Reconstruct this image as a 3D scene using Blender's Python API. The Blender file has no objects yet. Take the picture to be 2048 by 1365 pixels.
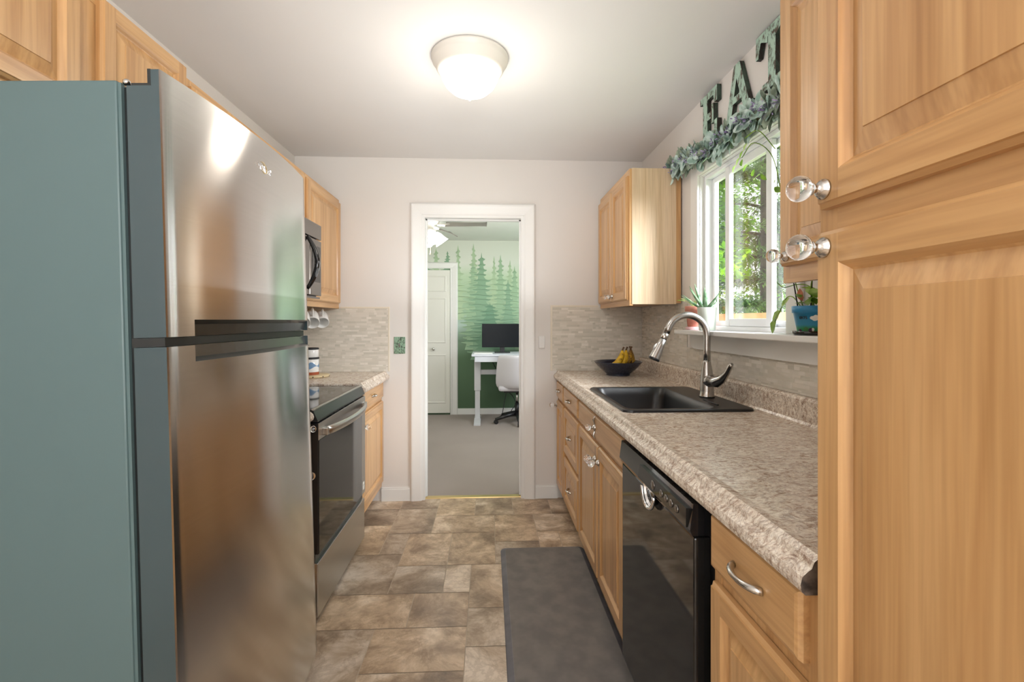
import bpy, bmesh, math, random
from mathutils import Vector, Matrix
PI = math.pi
R = math.radians
rnd = random.Random(7)
COL = bpy.context.scene.collection

# ------------------------------------------------------------------ materials
MATS = {}
def new_mat(name):
    m = bpy.data.materials.new(name); m.use_nodes = True
    nt = m.node_tree
    b = nt.nodes['Principled BSDF']
    MATS[name] = m
    return m, nt, b
def setp(b, **k):
    names = {'color': 'Base Color', 'rough': 'Roughness', 'metal': 'Metallic', 'spec': 'Specular IOR Level',
             'trans': 'Transmission Weight', 'ior': 'IOR', 'emit': 'Emission Color', 'estr': 'Emission Strength',
             'aniso': 'Anisotropic', 'coat': 'Coat Weight', 'sheen': 'Sheen Weight', 'sub': 'Subsurface Weight',
             'croug': 'Coat Roughness', 'arot': 'Anisotropic Rotation', 'alpha': 'Alpha'}
    for a, v in k.items():
        if a in ('color', 'emit') and len(v) == 3: v = (*v, 1)
        b.inputs[names[a]].default_value = v
def srgb(r, g, b):
    f = lambda c: ((c/255)/12.92 if c/255 <= .04045 else (((c/255)+.055)/1.055)**2.4)
    return (f(r), f(g), f(b))
def plain(name, color, rough=.5, **k):
    m, nt, b = new_mat(name); setp(b, color=color, rough=rough, **k); return m
def N(nt, t, **k):
    n = nt.nodes.new(t)
    for a, v in k.items():
        if a in n.inputs.keys(): n.inputs[a].default_value = v
        else: setattr(n, a, v)
    return n
def L(nt, a, b): nt.links.new(a, b)
def ramp(nt, fac, stops):
    r = nt.nodes.new('ShaderNodeValToRGB'); e = r.color_ramp.elements
    while len(e) < len(stops): e.new(.5)
    for el, (p, c) in zip(e, stops):
        el.position = p; el.color = (*c, 1) if len(c) == 3 else c
    L(nt, fac, r.inputs[0]); return r.outputs[0]
def coords(nt, scale, rand=False):
    tc = nt.nodes.new('ShaderNodeTexCoord'); mp = nt.nodes.new('ShaderNodeMapping')
    mp.inputs['Scale'].default_value = scale
    src = tc.outputs['Object']
    if rand:
        oi = nt.nodes.new('ShaderNodeObjectInfo')
        ml = N(nt, 'ShaderNodeMath', operation='MULTIPLY'); ml.inputs[1].default_value = 37.0
        L(nt, oi.outputs['Random'], ml.inputs[0])
        ad = N(nt, 'ShaderNodeVectorMath', operation='ADD')
        L(nt, src, ad.inputs[0]); L(nt, ml.outputs[0], ad.inputs[1]); src = ad.outputs[0]
    L(nt, src, mp.inputs['Vector']); return mp.outputs[0]
def mix(nt, fac, a, b, mode='MIX'):
    m = nt.nodes.new('ShaderNodeMixRGB'); m.blend_type = mode
    if isinstance(fac, (int, float)): m.inputs[0].default_value = fac
    else: L(nt, fac, m.inputs[0])
    for i, v in ((1, a), (2, b)):
        if isinstance(v, tuple): m.inputs[i].default_value = (*v, 1) if len(v) == 3 else v
        else: L(nt, v, m.inputs[i])
    return m.outputs[0]
def bump(nt, b, h, strength=.2, dist=.002):
    n = nt.nodes.new('ShaderNodeBump'); n.inputs['Strength'].default_value = strength
    n.inputs['Distance'].default_value = dist
    L(nt, h, n.inputs['Height']); L(nt, n.outputs[0], b.inputs['Normal'])

def wood(name, axis, light, mid, dark, rough=.32):
    m, nt, b = new_mat(name)
    s = [1, 1, 1]; s[axis] = .035
    base = coords(nt, tuple(v*1.0 for v in s), True)
    broad = N(nt, 'ShaderNodeTexNoise', Scale=15.0, Detail=4.0, Roughness=.6, Distortion=.25); L(nt, base, broad.inputs['Vector'])
    fine = N(nt, 'ShaderNodeTexNoise', Scale=95.0, Detail=2.0, Roughness=.6); L(nt, base, fine.inputs['Vector'])
    s2 = [1, 1, 1]; s2[axis] = .085
    cat = coords(nt, tuple(s2), True)
    rings = N(nt, 'ShaderNodeTexNoise', Scale=5.0, Detail=1.0, Roughness=.4, Distortion=.15); L(nt, cat, rings.inputs['Vector'])
    mul = N(nt, 'ShaderNodeMath', operation='MULTIPLY'); mul.inputs[1].default_value = 11.0; L(nt, rings.outputs[0], mul.inputs[0])
    fr = N(nt, 'ShaderNodeMath', operation='FRACT'); L(nt, mul.outputs[0], fr.inputs[0])
    c = ramp(nt, broad.outputs[0], [(.30, dark), (.46, mid), (.68, light)])
    g = ramp(nt, fr.outputs[0], [(0, (.80, .72, .64)), (.16, (1, 1, 1)), (.85, (1, 1, 1)), (1, (.80, .72, .64))])
    c = mix(nt, .38, c, g, 'MULTIPLY')
    f = ramp(nt, fine.outputs[0], [(.35, (.74, .68, .60)), (.6, (1.05, 1.05, 1.05))])
    c = mix(nt, .45, c, f, 'MULTIPLY')
    L(nt, c, b.inputs['Base Color'])
    setp(b, rough=rough, coat=.25, croug=.22)
    bump(nt, b, fine.outputs[0], .08, .0008)
    return m
WL, WM, WD = (.70, .43, .20), (.61, .35, .148), (.48, .25, .095)
for ax, n in enumerate('xyz'): wood('wood_'+n, ax, WL, WM, WD)
wood('wood_pale', 2, (.80, .63, .44), (.75, .565, .37), (.67, .47, .28), .42)
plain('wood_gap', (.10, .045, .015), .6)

def wall_mat(name, c, rough=.75, b_=.05):
    m, nt, b = new_mat(name)
    v = coords(nt, (1, 1, 1))
    n = N(nt, 'ShaderNodeTexNoise', Scale=2.0, Detail=2.0); L(nt, v, n.inputs['Vector'])
    L(nt, ramp(nt, n.outputs[0], [(.3, tuple(x*.97 for x in c)), (.7, c)]), b.inputs['Base Color'])
    f = N(nt, 'ShaderNodeTexNoise', Scale=180.0, Detail=2.0); L(nt, v, f.inputs['Vector'])
    setp(b, rough=rough); bump(nt, b, f.outputs[0], b_, .001); return m
wall_mat('wall_paint', srgb(226, 221, 216))
wall_mat('ceiling_paint', srgb(226, 224, 222), .85)
wall_mat('office_paint', srgb(220, 222, 214))
wall_mat('trim_paint', srgb(236, 235, 232), .38, .01)
wall_mat('door_paint', srgb(232, 230, 222), .5, .01)
plain('vinyl', srgb(238, 240, 242), .35)
plain('outside_siding', srgb(200, 200, 195), .8)

# floor: per tile colour attribute + slate clouds
m, nt, b = new_mat('floor_tile')
at = N(nt, 'ShaderNodeAttribute'); at.attribute_name = 'tile'
off = N(nt, 'ShaderNodeVectorMath', operation='ADD')
tc = nt.nodes.new('ShaderNodeTexCoord')
sc_ = N(nt, 'ShaderNodeVectorMath', operation='SCALE'); sc_.inputs['Scale'].default_value = 40
L(nt, at.outputs['Vector'], sc_.inputs[0]); L(nt, tc.outputs['Object'], off.inputs[0]); L(nt, sc_.outputs[0], off.inputs[1])
n1 = N(nt, 'ShaderNodeTexNoise', Scale=4.0, Detail=10.0, Roughness=.66, Distortion=.45); L(nt, off.outputs[0], n1.inputs['Vector'])
n2 = N(nt, 'ShaderNodeTexNoise', Scale=5.0, Detail=9.0, Roughness=.7, Distortion=.5); L(nt, off.outputs[0], n2.inputs['Vector'])
c = ramp(nt, n1.outputs[0], [(.30, srgb(124, 106, 90)), (.42, srgb(160, 140, 119)), (.52, srgb(194, 174, 150)), (.64, srgb(232, 218, 200))])
sep = N(nt, 'ShaderNodeSeparateColor'); L(nt, at.outputs['Color'], sep.inputs[0])
tint = ramp(nt, sep.outputs[0], [(0, (.80, .78, .77)), (.4, (.98, .95, .92)), (.75, (1.06, 1.0, .93)), (1, (1.15, 1.10, 1.02))])
c = mix(nt, 1.0, c, tint, 'MULTIPLY')
v = ramp(nt, n2.outputs[0], [(.45, (1, 1, 1)), (.50, (.60, .55, .50)), (.54, (1, 1, 1))])
c = mix(nt, .5, c, v, 'MULTIPLY')
L(nt, c, b.inputs['Base Color']); setp(b, rough=.40, spec=.45); bump(nt, b, n2.outputs[0], .12, .002)
plain('floor_grout', srgb(186, 170, 150), .7)

# carpet
m, nt, b = new_mat('carpet')
v = coords(nt, (1, 1, 1))
n = N(nt, 'ShaderNodeTexNoise', Scale=260.0, Detail=3.0, Roughness=.8); L(nt, v, n.inputs['Vector'])
n2 = N(nt, 'ShaderNodeTexNoise', Scale=2.5, Detail=3.0); L(nt, v, n2.inputs['Vector'])
c = ramp(nt, n.outputs[0], [(.3, srgb(114, 100, 92)), (.7, srgb(172, 157, 146))])
c = mix(nt, .3, c, ramp(nt, n2.outputs[0], [(.3, (.75, .72, .7)), (.7, (1.1, 1.1, 1.12))]), 'MULTIPLY')
L(nt, c, b.inputs['Base Color']); setp(b, rough=.95, sheen=.2); bump(nt, b, n.outputs[0], .6, .004)

# laminate countertop
def laminate(name, k=1.0):
    m, nt, b = new_mat(name)
    v = coords(nt, (.8, 1.25, 1.1))
    n1 = N(nt, 'ShaderNodeTexNoise', Scale=42.0, Detail=9.0, Roughness=.76, Distortion=1.6); L(nt, v, n1.inputs['Vector'])
    n2 = N(nt, 'ShaderNodeTexNoise', Scale=14.0, Detail=7.0, Roughness=.68, Distortion=1.3); L(nt, v, n2.inputs['Vector'])
    n3 = N(nt, 'ShaderNodeTexNoise', Scale=85.0, Detail=4.0, Roughness=.7, Distortion=1.0); L(nt, v, n3.inputs['Vector'])
    c = ramp(nt, n1.outputs[0], [(.32, srgb(122, 98, 84)), (.42, srgb(176, 154, 136)), (.50, srgb(208, 196, 180)), (.64, srgb(228, 221, 210))])
    ve = ramp(nt, n2.outputs[0], [(.455, (1, 1, 1)), (.495, (.52, .45, .42)), (.525, (1, 1, 1))])
    c = mix(nt, .75, c, ve, 'MULTIPLY')
    c = mix(nt, .5, c, ramp(nt, n3.outputs[0], [(.4, (.62, .56, .54)), (.52, (1.05, 1.05, 1.05))]), 'MULTIPLY')
    c = mix(nt, 1.0, c, (k, k, k), 'MULTIPLY')
    L(nt, c, b.inputs['Base Color']); setp(b, rough=.27, spec=.5); return m
laminate('laminate', 1.22)
m, nt, b = new_mat('laminate_core')
v = coords(nt, (1, 1, 1)); n = N(nt, 'ShaderNodeTexNoise', Scale=60.0, Detail=5.0); L(nt, v, n.inputs['Vector'])
L(nt, ramp(nt, n.outputs[0], [(.35, srgb(50, 42, 38)), (.65, srgb(112, 98, 86))]), b.inputs['Base Color']); setp(b, rough=.6)

# mosaic tile with per tile attribute
m, nt, b = new_mat('mosaic')
at = N(nt, 'ShaderNodeAttribute'); at.attribute_name = 'tile'
sep = N(nt, 'ShaderNodeSeparateColor'); L(nt, at.outputs['Color'], sep.inputs[0])
c = ramp(nt, sep.outputs[0], [(0, srgb(202, 196, 182)), (.35, srgb(210, 203, 190)), (.6, srgb(216, 208, 195)), (.85, srgb(221, 213, 201)), (1, srgb(238, 231, 221))])
L(nt, c, b.inputs['Base Color'])
rr = N(nt, 'ShaderNodeMapRange'); L(nt, sep.outputs[1], rr.inputs[0]); rr.inputs[3].default_value = .08; rr.inputs[4].default_value = .5
L(nt, rr.outputs[0], b.inputs['Roughness'])
plain('mosaic_grout', srgb(214, 208, 194), .8)
plain('tile_edge', srgb(226, 216, 198), .4)

def steel(name, c, rough, aniso=.75, rot=0.0, metal=1.0, lines=2):
    m, nt, b = new_mat(name)
    s = [2, 2, 2]; s[lines] = 400
    v = coords(nt, tuple(s))
    n = N(nt, 'ShaderNodeTexNoise', Scale=1.0, Detail=2.0); L(nt, v, n.inputs['Vector'])
    L(nt, mix(nt, .12, c, ramp(nt, n.outputs[0], [(.3, (.6, .6, .6)), (.7, (1, 1, 1))]), 'MULTIPLY'), b.inputs['Base Color'])
    setp(b, metal=metal, rough=rough, aniso=aniso, arot=rot)
    t = nt.nodes.new('ShaderNodeTangent'); t.direction_type = 'RADIAL'; t.axis = 'Z'
    L(nt, t.outputs[0], b.inputs['Tangent'])
    bump(nt, b, n.outputs[0], .03, .0003)
    return m
steel('steel', (.70, .685, .67), .18, .9, .25)
steel('steel_range', (.58, .57, .55), .28)
plain('nickel', (.62, .60, .57), .22, metal=1.0)
plain('chrome', (.85, .85, .86), .06, metal=1.0)
plain('faucet_nickel', (.50, .485, .465), .25, metal=1.0)
plain('fridge_side', (.088, .138, .140), .42, spec=.4, coat=.15)
plain('fridge_door_side', (.035, .060, .068), .28, coat=.3)
plain('fridge_dark', (.012, .014, .014), .35)
plain('pocket', (.10, .105, .10), .25, metal=.8)
plain('black_gloss', (.010, .010, .011), .06, coat=.6)
plain('black_satin', (.014, .014, .015), .32)
plain('black_glass', (.012, .0115, .011), .05)
plain('microwave_steel', (.20, .185, .17), .14, metal=.85)
plain('sink_composite', (.008, .009, .011), .34, spec=.55)
plain('bowl_glaze', (.006, .012, .035), .15, coat=.5)
plain('white_ceramic', (.80, .80, .78), .2)
plain('white_plastic', (.82, .81, .79), .4)
plain('brass', (.60, .45, .22), .3, metal=1.0)
plain('dark_hole', (.004, .004, .004), .8)
m, nt, b = new_mat('crystal'); setp(b, color=(1, 1, 1), rough=.0, trans=1.0, ior=1.5)
m, nt, b = new_mat('pane'); setp(b, color=(1, 1, 1), rough=.0, trans=1.0, ior=1.0, spec=.5)
# thin clear pane
nt.nodes.remove(b)
out = nt.nodes['Material Output']
tr = nt.nodes.new('ShaderNodeBsdfTransparent'); gl = nt.nodes.new('ShaderNodeBsdfGlossy'); gl.inputs['Roughness'].default_value = 0.02
ms = nt.nodes.new('ShaderNodeMixShader'); ms.inputs[0].default_value = .07; L(nt, tr.outputs[0], ms.inputs[1]); L(nt, gl.outputs[0], ms.inputs[2]); L(nt, ms.outputs[0], out.inputs[0])
m, nt, b = new_mat('lamp_glass'); setp(b, color=(1, .97, .92), rough=.3, emit=(1, .93, .83), estr=2.4)
m, nt, b = new_mat('fan_glass'); setp(b, color=(1, 1, 1), rough=.3, emit=(1, .97, .92), estr=7.0)
plain('fan_blade', srgb(150, 142, 136), .5)
plain('fan_body', srgb(225, 220, 212), .35)
plain('lamp_base', srgb(226, 221, 212), .4)
# patina
def patina(name, base, rust, sc=22.0, th=.5):
    m, nt, b = new_mat(name)
    v = coords(nt, (1, 1, .5), True)
    n = N(nt, 'ShaderNodeTexNoise', Scale=sc, Detail=6.0, Roughness=.75, Distortion=.4); L(nt, v, n.inputs['Vector'])
    L(nt, ramp(nt, n.outputs[0], [(th-.10, rust), (th-.04, tuple(x*.7 for x in base)), (th, base)]), b.inputs['Base Color'])
    setp(b, rough=.6); bump(nt, b, n.outputs[0], .4, .002); return m
patina('patina_mint', srgb(176, 204, 188), srgb(84, 68, 56), 26.0, .52)
patina('patina_edge', srgb(60, 78, 66), srgb(40, 34, 28), 20.0, .55)
patina('patina_plate', srgb(146, 178, 152), srgb(60, 70, 58), 140.0, .52)
# leaves and plants
def leafy(name, a, b_, rough=.5, sc=25.0, tr=0.0):
    m, nt, b = new_mat(name)
    v = coords(nt, (1, 1, 1), False)
    n = N(nt, 'ShaderNodeTexNoise', Scale=sc, Detail=2.0); L(nt, v, n.inputs['Vector'])
    L(nt, ramp(nt, n.outputs[0], [(.35, a), (.65, b_)]), b.inputs['Base Color']); setp(b, rough=rough)
    if tr:
        t = nt.nodes.new('ShaderNodeBsdfTranslucent'); L(nt, ramp(nt, n.outputs[0], [(.35, a), (.65, b_)]), t.inputs[0])
        ms = nt.nodes.new('ShaderNodeMixShader'); ms.inputs[0].default_value = tr
        L(nt, b.outputs[0], ms.inputs[1]); L(nt, t.outputs[0], ms.inputs[2]); L(nt, ms.outputs[0], nt.nodes['Material Output'].inputs[0])
    return m
leafy('sage', srgb(140, 170, 158), srgb(208, 226, 220), .7, 30.0)
leafy('sage_dark', srgb(98, 112, 96), srgb(150, 166, 146), .7, 30.0)
leafy('lavender', srgb(110, 96, 140), srgb(178, 168, 205), .8, 40.0)
leafy('stem_brown', srgb(92, 84, 66), srgb(120, 108, 86), .8)
leafy('aloe', srgb(66, 112, 70), srgb(146, 176, 142), .4, 35.0)
leafy('pothos', srgb(74, 118, 30), srgb(150, 185, 60), .35, 22.0, .35)
leafy('pothos_pale', srgb(130, 180, 60), srgb(200, 220, 150), .35, 22.0, .35)
leafy('leaf_brown', srgb(130, 60, 30), srgb(190, 110, 60), .5)
leafy('soil', srgb(40, 30, 24), srgb(80, 64, 50), .9, 80.0)
leafy('maple_leaf', srgb(110, 180, 0), srgb(190, 240, 30), .6, 1.2, .5)
leafy('maple_leaf_dark', srgb(104, 158, 28), srgb(176, 216, 70), .6, 1.2, .5)
leafy('pine_needle', srgb(74, 112, 50), srgb(136, 168, 84), .7, 1.5, .3)
leafy('hedge_leaf', srgb(130, 160, 40), srgb(206, 214, 100), .7, 2.5, .4)
leafy('bark', srgb(70, 58, 48), srgb(110, 96, 82), .9, 6.0)
leafy('lawn', srgb(110, 150, 60), srgb(160, 190, 90), .9, 2.0)
leafy('deck_wood', srgb(186, 140, 92), srgb(222, 182, 132), .7, 3.0)
leafy('terracotta', srgb(184, 112, 94), srgb(212, 146, 128), .7, 18.0)
plain('pink_glaze', srgb(226, 186, 190), .4)
plain('gray_pot', srgb(196, 202, 192), .5)
plain('banana_yellow', srgb(220, 172, 20), .5)
m, nt, b = MATS['banana_yellow'], MATS['banana_yellow'].node_tree, MATS['banana_yellow'].node_tree.nodes['Principled BSDF']
v = coords(nt, (1, 1, 1), True); n = N(nt, 'ShaderNodeTexNoise', Scale=45.0, Detail=4.0); L(nt, v, n.inputs['Vector'])
L(nt, ramp(nt, n.outputs[0], [(.28, srgb(90, 50, 15)), (.36, srgb(196, 150, 24)), (.6, srgb(236, 194, 40))]), b.inputs['Base Color'])
leafy('banana_spot', srgb(92, 52, 18), srgb(206, 160, 36), .5, 75.0)
plain('banana_stem', srgb(86, 58, 30), .7)
leafy('mat_gray', srgb(108, 103, 100), srgb(124, 118, 113), .62, 14.0)
leafy('mat_edge', srgb(94, 93, 98), srgb(110, 109, 114), .55, 14.0)
leafy('mat_line', srgb(116, 112, 112), srgb(132, 128, 126), .6, 14.0)
plain('chair_fabric', srgb(214, 210, 214), .9, sheen=.3)
plain('desk_white', srgb(222, 226, 234), .4)
plain('desk_metal', srgb(200, 200, 202), .45)
plain('screen_black', (.006, .008, .011), .35, spec=.2)
plain('teal_rubber', srgb(40, 150, 165), .5)
# blue painted pot: sky, green ground, by height
m, nt, b = new_mat('painted_pot')
tc = nt.nodes.new('ShaderNodeTexCoord'); sx = nt.nodes.new('ShaderNodeSeparateXYZ'); L(nt, tc.outputs['Object'], sx.inputs[0])
mr = N(nt, 'ShaderNodeMapRange'); mr.inputs[1].default_value = 0; mr.inputs[2].default_value = .11; L(nt, sx.outputs[2], mr.inputs[0])
n = N(nt, 'ShaderNodeTexNoise', Scale=45.0, Detail=3.0); L(nt, tc.outputs['Object'], n.inputs['Vector'])
ad = N(nt, 'ShaderNodeMath', operation='MULTIPLY_ADD'); L(nt, n.outputs[0], ad.inputs[0]); ad.inputs[1].default_value = .12; L(nt, mr.outputs[0], ad.inputs[2])
c = ramp(nt, ad.outputs[0], [(.10, srgb(40, 130, 84)), (.28, srgb(70, 160, 110)), (.38, srgb(70, 160, 200)), (.7, srgb(48, 140, 190)), (1, srgb(40, 128, 176))])
L(nt, c, b.inputs['Base Color']); setp(b, rough=.35)
# mural base: pale to deep green by height, green tint
m, nt, b = new_mat('mural_base')
tc = nt.nodes.new('ShaderNodeTexCoord'); sx = nt.nodes.new('ShaderNodeSeparateXYZ'); L(nt, tc.outputs['Object'], sx.inputs[0])
n = N(nt, 'ShaderNodeTexNoise', Scale=1.6, Detail=2.0); L(nt, tc.outputs['Object'], n.inputs['Vector'])
ad = N(nt, 'ShaderNodeMath', operation='MULTIPLY_ADD'); L(nt, n.outputs[0], ad.inputs[0]); ad.inputs[1].default_value = .25; L(nt, sx.outputs[2], ad.inputs[2])
mr = N(nt, 'ShaderNodeMapRange'); mr.inputs[1].default_value = 0; mr.inputs[2].default_value = 2.5; L(nt, ad.outputs[0], mr.inputs[0])
c = ramp(nt, mr.outputs[0], [(0, srgb(72, 98, 70)), (.36, srgb(88, 116, 86)), (.48, srgb(128, 156, 132)), (.55, srgb(182, 204, 192)), (.63, srgb(158, 188, 156)), (.80, srgb(186, 208, 176)), (.88, srgb(216, 220, 208))])
L(nt, c, b.inputs['Base Color']); setp(b, rough=.7)
for i, (n_, c_) in enumerate((('mural_tree_pale', (176, 200, 164)), ('mural_tree_soft', (158, 188, 154)), ('mural_tree_mid', (138, 172, 142)), ('mural_tree_deep', (118, 156, 128)))):
    plain(n_, srgb(*c_), .7)
plain('paint_white', srgb(238, 238, 232), .5)
plain('paint_ink', srgb(20, 22, 26), .5)
plain('paint_plum', srgb(70, 36, 66), .5)
plain('paint_green', srgb(60, 120, 62), .5)
plain('paint_seablue', srgb(110, 144, 180), .5)
plain('paint_rust', srgb(158, 76, 36), .5)
plain('trivet_wood', srgb(206, 186, 146), .5)

# ------------------------------------------------------------------ mesh builder
class MB:
    def __init__(s): s.v = []; s.f = []; s.m = []; s.sm = []; s.mats = []; s.at = []
    def mi(s, mat):
        if mat not in s.mats: s.mats.append(mat)
        return s.mats.index(mat)
    def face(s, idx, mat, smooth=False, at=None):
        s.f.append(tuple(idx)); s.m.append(s.mi(mat)); s.sm.append(smooth); s.at.append(at or (0, 0, 0, 1))
    def pts(s, ps):
        k = len(s.v); s.v += [tuple(p) for p in ps]; return list(range(k, k+len(ps)))
    def quad(s, ps, mat, smooth=False, at=None): s.face(s.pts(ps), mat, smooth, at)
    def box(s, a, b, mat, bev=0.0):
        x0, y0, z0 = (min(a[i], b[i]) for i in range(3)); x1, y1, z1 = (max(a[i], b[i]) for i in range(3))
        if bev <= 0:
            i = s.pts([(x0, y0, z0), (x1, y0, z0), (x1, y1, z0), (x0, y1, z0), (x0, y0, z1), (x1, y0, z1), (x1, y1, z1), (x0, y1, z1)])
            for q in ((0, 3, 2, 1), (4, 5, 6, 7), (0, 1, 5, 4), (1, 2, 6, 5), (2, 3, 7, 6), (3, 0, 4, 7)): s.face([i[k] for k in q], mat)
            return
        bm = bmesh.new(); bmesh.ops.create_cube(bm, size=1)
        for v in bm.verts: v.co = Vector(((x0+x1)/2+v.co.x*(x1-x0), (y0+y1)/2+v.co.y*(y1-y0), (z0+z1)/2+v.co.z*(z1-z0)))
        bev = min(bev, .49*min(x1-x0, y1-y0, z1-z0))
        bmesh.ops.bevel(bm, geom=bm.edges[:], offset=bev, segments=2, affect='EDGES', profile=.5)
        s.add_bm(bm, mat); bm.free()
    def add_bm(s, bm, mat, M=None, smooth=False):
        bm.verts.index_update()
        i = s.pts([(M @ v.co if M else v.co) for v in bm.verts])
        for f in bm.faces: s.face([i[v.index] for v in f.verts], mat, smooth)
    def prism(s, poly, lo, hi, mat, axis=2, cap_mat=None, caps=(True, True), smooth=False):
        """poly: 2D points; axis: extrusion axis. axis 2: (x,y); axis 1: (x,z); axis 0: (y,z)"""
        def p3(p, h): return {2: (p[0], p[1], h), 1: (p[0], h, p[1]), 0: (h, p[0], p[1])}[axis]
        n = len(poly); a = s.pts([p3(p, lo) for p in poly]); b = s.pts([p3(p, hi) for p in poly])
        for k in range(n):
            j = (k+1) % n; s.face((a[k], a[j], b[j], b[k]), mat, smooth)
        if caps[0]: s.face(s.pts([p3(p, lo) for p in poly])[::-1], cap_mat or mat)
        if caps[1]: s.face(s.pts([p3(p, hi) for p in poly]), cap_mat or mat)
    def tube(s, path, r, mat, seg=12, caps=True, smooth=True, squash=1.0):
        P = [Vector(p) for p in path]; n = len(P)
        rs = r if isinstance(r, (list, tuple)) else [r]*n
        T = []
        for i in range(n):
            t = (P[min(i+1, n-1)]-P[max(i-1, 0)]); T.append(t.normalized())
        up = Vector((0, 0, 1)) if abs(T[0].z) < .9 else Vector((1, 0, 0))
        u = T[0].cross(up).normalized(); rings = []
        for i in range(n):
            u = (u-T[i]*u.dot(T[i])).normalized(); w = T[i].cross(u)
            rings.append(s.pts([P[i]+(u*math.cos(2*PI*k/seg)+w*math.sin(2*PI*k/seg)*squash)*rs[i] for k in range(seg)]))
        for i in range(n-1):
            for k in range(seg):
                j = (k+1) % seg; s.face((rings[i][k], rings[i][j], rings[i+1][j], rings[i+1][k]), mat, smooth)
        if caps: s.face(rings[0][::-1], mat); s.face(rings[-1], mat)
    def lathe(s, prof, M, mat, seg=28, smooth=True, caps=True, mats=None):
        """prof: (r, z) list, M: Matrix placing the z axis"""
        rings = []
        for r_, z in prof:
            rings.append(s.pts([M @ Vector((max(r_, 1e-5)*math.cos(2*PI*k/seg), max(r_, 1e-5)*math.sin(2*PI*k/seg), z)) for k in range(seg)]))
        for i in range(len(rings)-1):
            for k in range(seg):
                j = (k+1) % seg; s.face((rings[i][k], rings[i][j], rings[i+1][j], rings[i+1][k]), mats[i] if mats else mat, smooth)
        if caps:
            if prof[0][0] > 1e-4: s.face(rings[0][::-1], mats[0] if mats else mat)
            if prof[-1][0] > 1e-4: s.face(rings[-1], mats[-1] if mats else mat)
    def loft(s, rings, mat, smooth=False, close=True, cap0=False, cap1=False):
        I = [s.pts(r) for r in rings]; n = len(rings[0])
        for a, b in zip(I, I[1:]):
            for k in range(n if close else n-1):
                j = (k+1) % n; s.face((a[k], a[j], b[j], b[k]), mat, smooth)
        if cap0: s.face(I[0][::-1], mat, smooth)
        if cap1: s.face(I[-1], mat, smooth)
    def leaf(s, p, d, up, ln, wd, mat, fold=.25, droop=.2, oval=False):
        d = Vector(d).normalized(); up = Vector(up); sd = d.cross(up)
        if sd.length < 1e-3: sd = d.cross(Vector((1, 0, .3)))
        sd.normalize(); nm = sd.cross(d).normalized(); p = Vector(p)
        L_ = [(0, 0.04), (.25, .7), (.55, 1), (.85, .55), (1, 0.03)]
        if oval: L_ = [(0, .06), (.22, .66), (.55, 1), (.86, .82), (1, .22)]
        c = []; l = []; r_ = []
        for t, w in L_:
            o = p+d*ln*t-nm*droop*ln*t*t
            c.append(o); l.append(o+sd*wd*.5*w+nm*fold*wd*.5*w); r_.append(o-sd*wd*.5*w+nm*fold*wd*.5*w)
        a = s.pts(c); b = s.pts(l); e = s.pts(r_)
        for k in range(4):
            s.face((a[k], a[k+1], b[k+1], b[k]), mat, True); s.face((a[k], e[k], e[k+1], a[k+1]), mat, True)
    def build(s, name, parent=None, origin=None, recalc=True):
        me = bpy.data.meshes.new(name)
        V = [Vector(v) for v in s.v]
        if parent is not None: org = WORLD[parent.name]
        elif origin is not None: org = Vector(origin)
        else:
            org = Vector(((min(v.x for v in V)+max(v.x for v in V))/2, (min(v.y for v in V)+max(v.y for v in V))/2, min(v.z for v in V)))
        me.from_pydata([v-org for v in V], [], s.f)
        for mt in s.mats: me.materials.append(MATS[mt])
        me.polygons.foreach_set('material_index', s.m)
        me.polygons.foreach_set('use_smooth', s.sm)
        if any(a != (0, 0, 0, 1) for a in s.at):
            ca = me.attributes.new('tile', 'FLOAT_COLOR', 'CORNER'); dat = []
            for p, a in zip(me.polygons, s.at): dat += list(a)*p.loop_total
            ca.data.foreach_set('color', dat)
        if recalc:
            bm = bmesh.new(); bm.from_mesh(me); bmesh.ops.recalc_face_normals(bm, faces=bm.faces); bm.to_mesh(me); bm.free()
        me.update()
        o = bpy.data.objects.new(name, me); COL.objects.link(o)
        if parent is not None:
            o.parent = parent; WORLD[o.name] = org.copy()
        else: o.location = org; WORLD[o.name] = org.copy()
        return o
WORLD = {}
def cr(P, n=6):
    P = [Vector(p) for p in P]; Q = [P[0]*2-P[1]]+P+[P[-1]*2-P[-2]]; out = []
    for i in range(1, len(Q)-2):
        a, b, c, d = Q[i-1:i+3]
        for k in range(n):
            t = k/n; out.append(.5*((2*b)+(c-a)*t+(2*a-5*b+4*c-d)*t*t+(3*b-a-3*c+d)*t**3))
    return out+[P[-1]]
def tag(o, label, cat, group=None, kind=None):
    o['label'] = label; o['category'] = cat
    if group: o['group'] = group
    if kind: o['kind'] = kind
    return o
def thing(name, loc, label, cat, group=None, rot=None):
    o = bpy.data.objects.new(name, None); COL.objects.link(o); o.location = loc; o.empty_display_size = .05
    WORLD[o.name] = Vector(loc)
    if rot: o.rotation_euler = rot
    return tag(o, label, cat, group)
def struct(o): o['kind'] = 'structure'; return o
def subsurf(o, n=1):
    md = o.modifiers.new('s', 'SUBSURF'); md.levels = n; md.render_levels = n
def rrect(x0, y0, x1, y1, r, z, n=5):
    P = []
    for cx, cy, a0 in ((x1-r, y1-r, 0), (x0+r, y1-r, 90), (x0+r, y0+r, 180), (x1-r, y0+r, 270)):
        for k in range(n+1):
            a = R(a0+90*k/n); P.append((cx+r*math.cos(a), cy+r*math.sin(a), z))
    return P

# ------------------------------------------------------------------ layout constants
WXL, WXR, WYB, CEIL = -1.37, 1.125, 3.465, 2.45
WYF = -2.2
CT = .922

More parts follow.
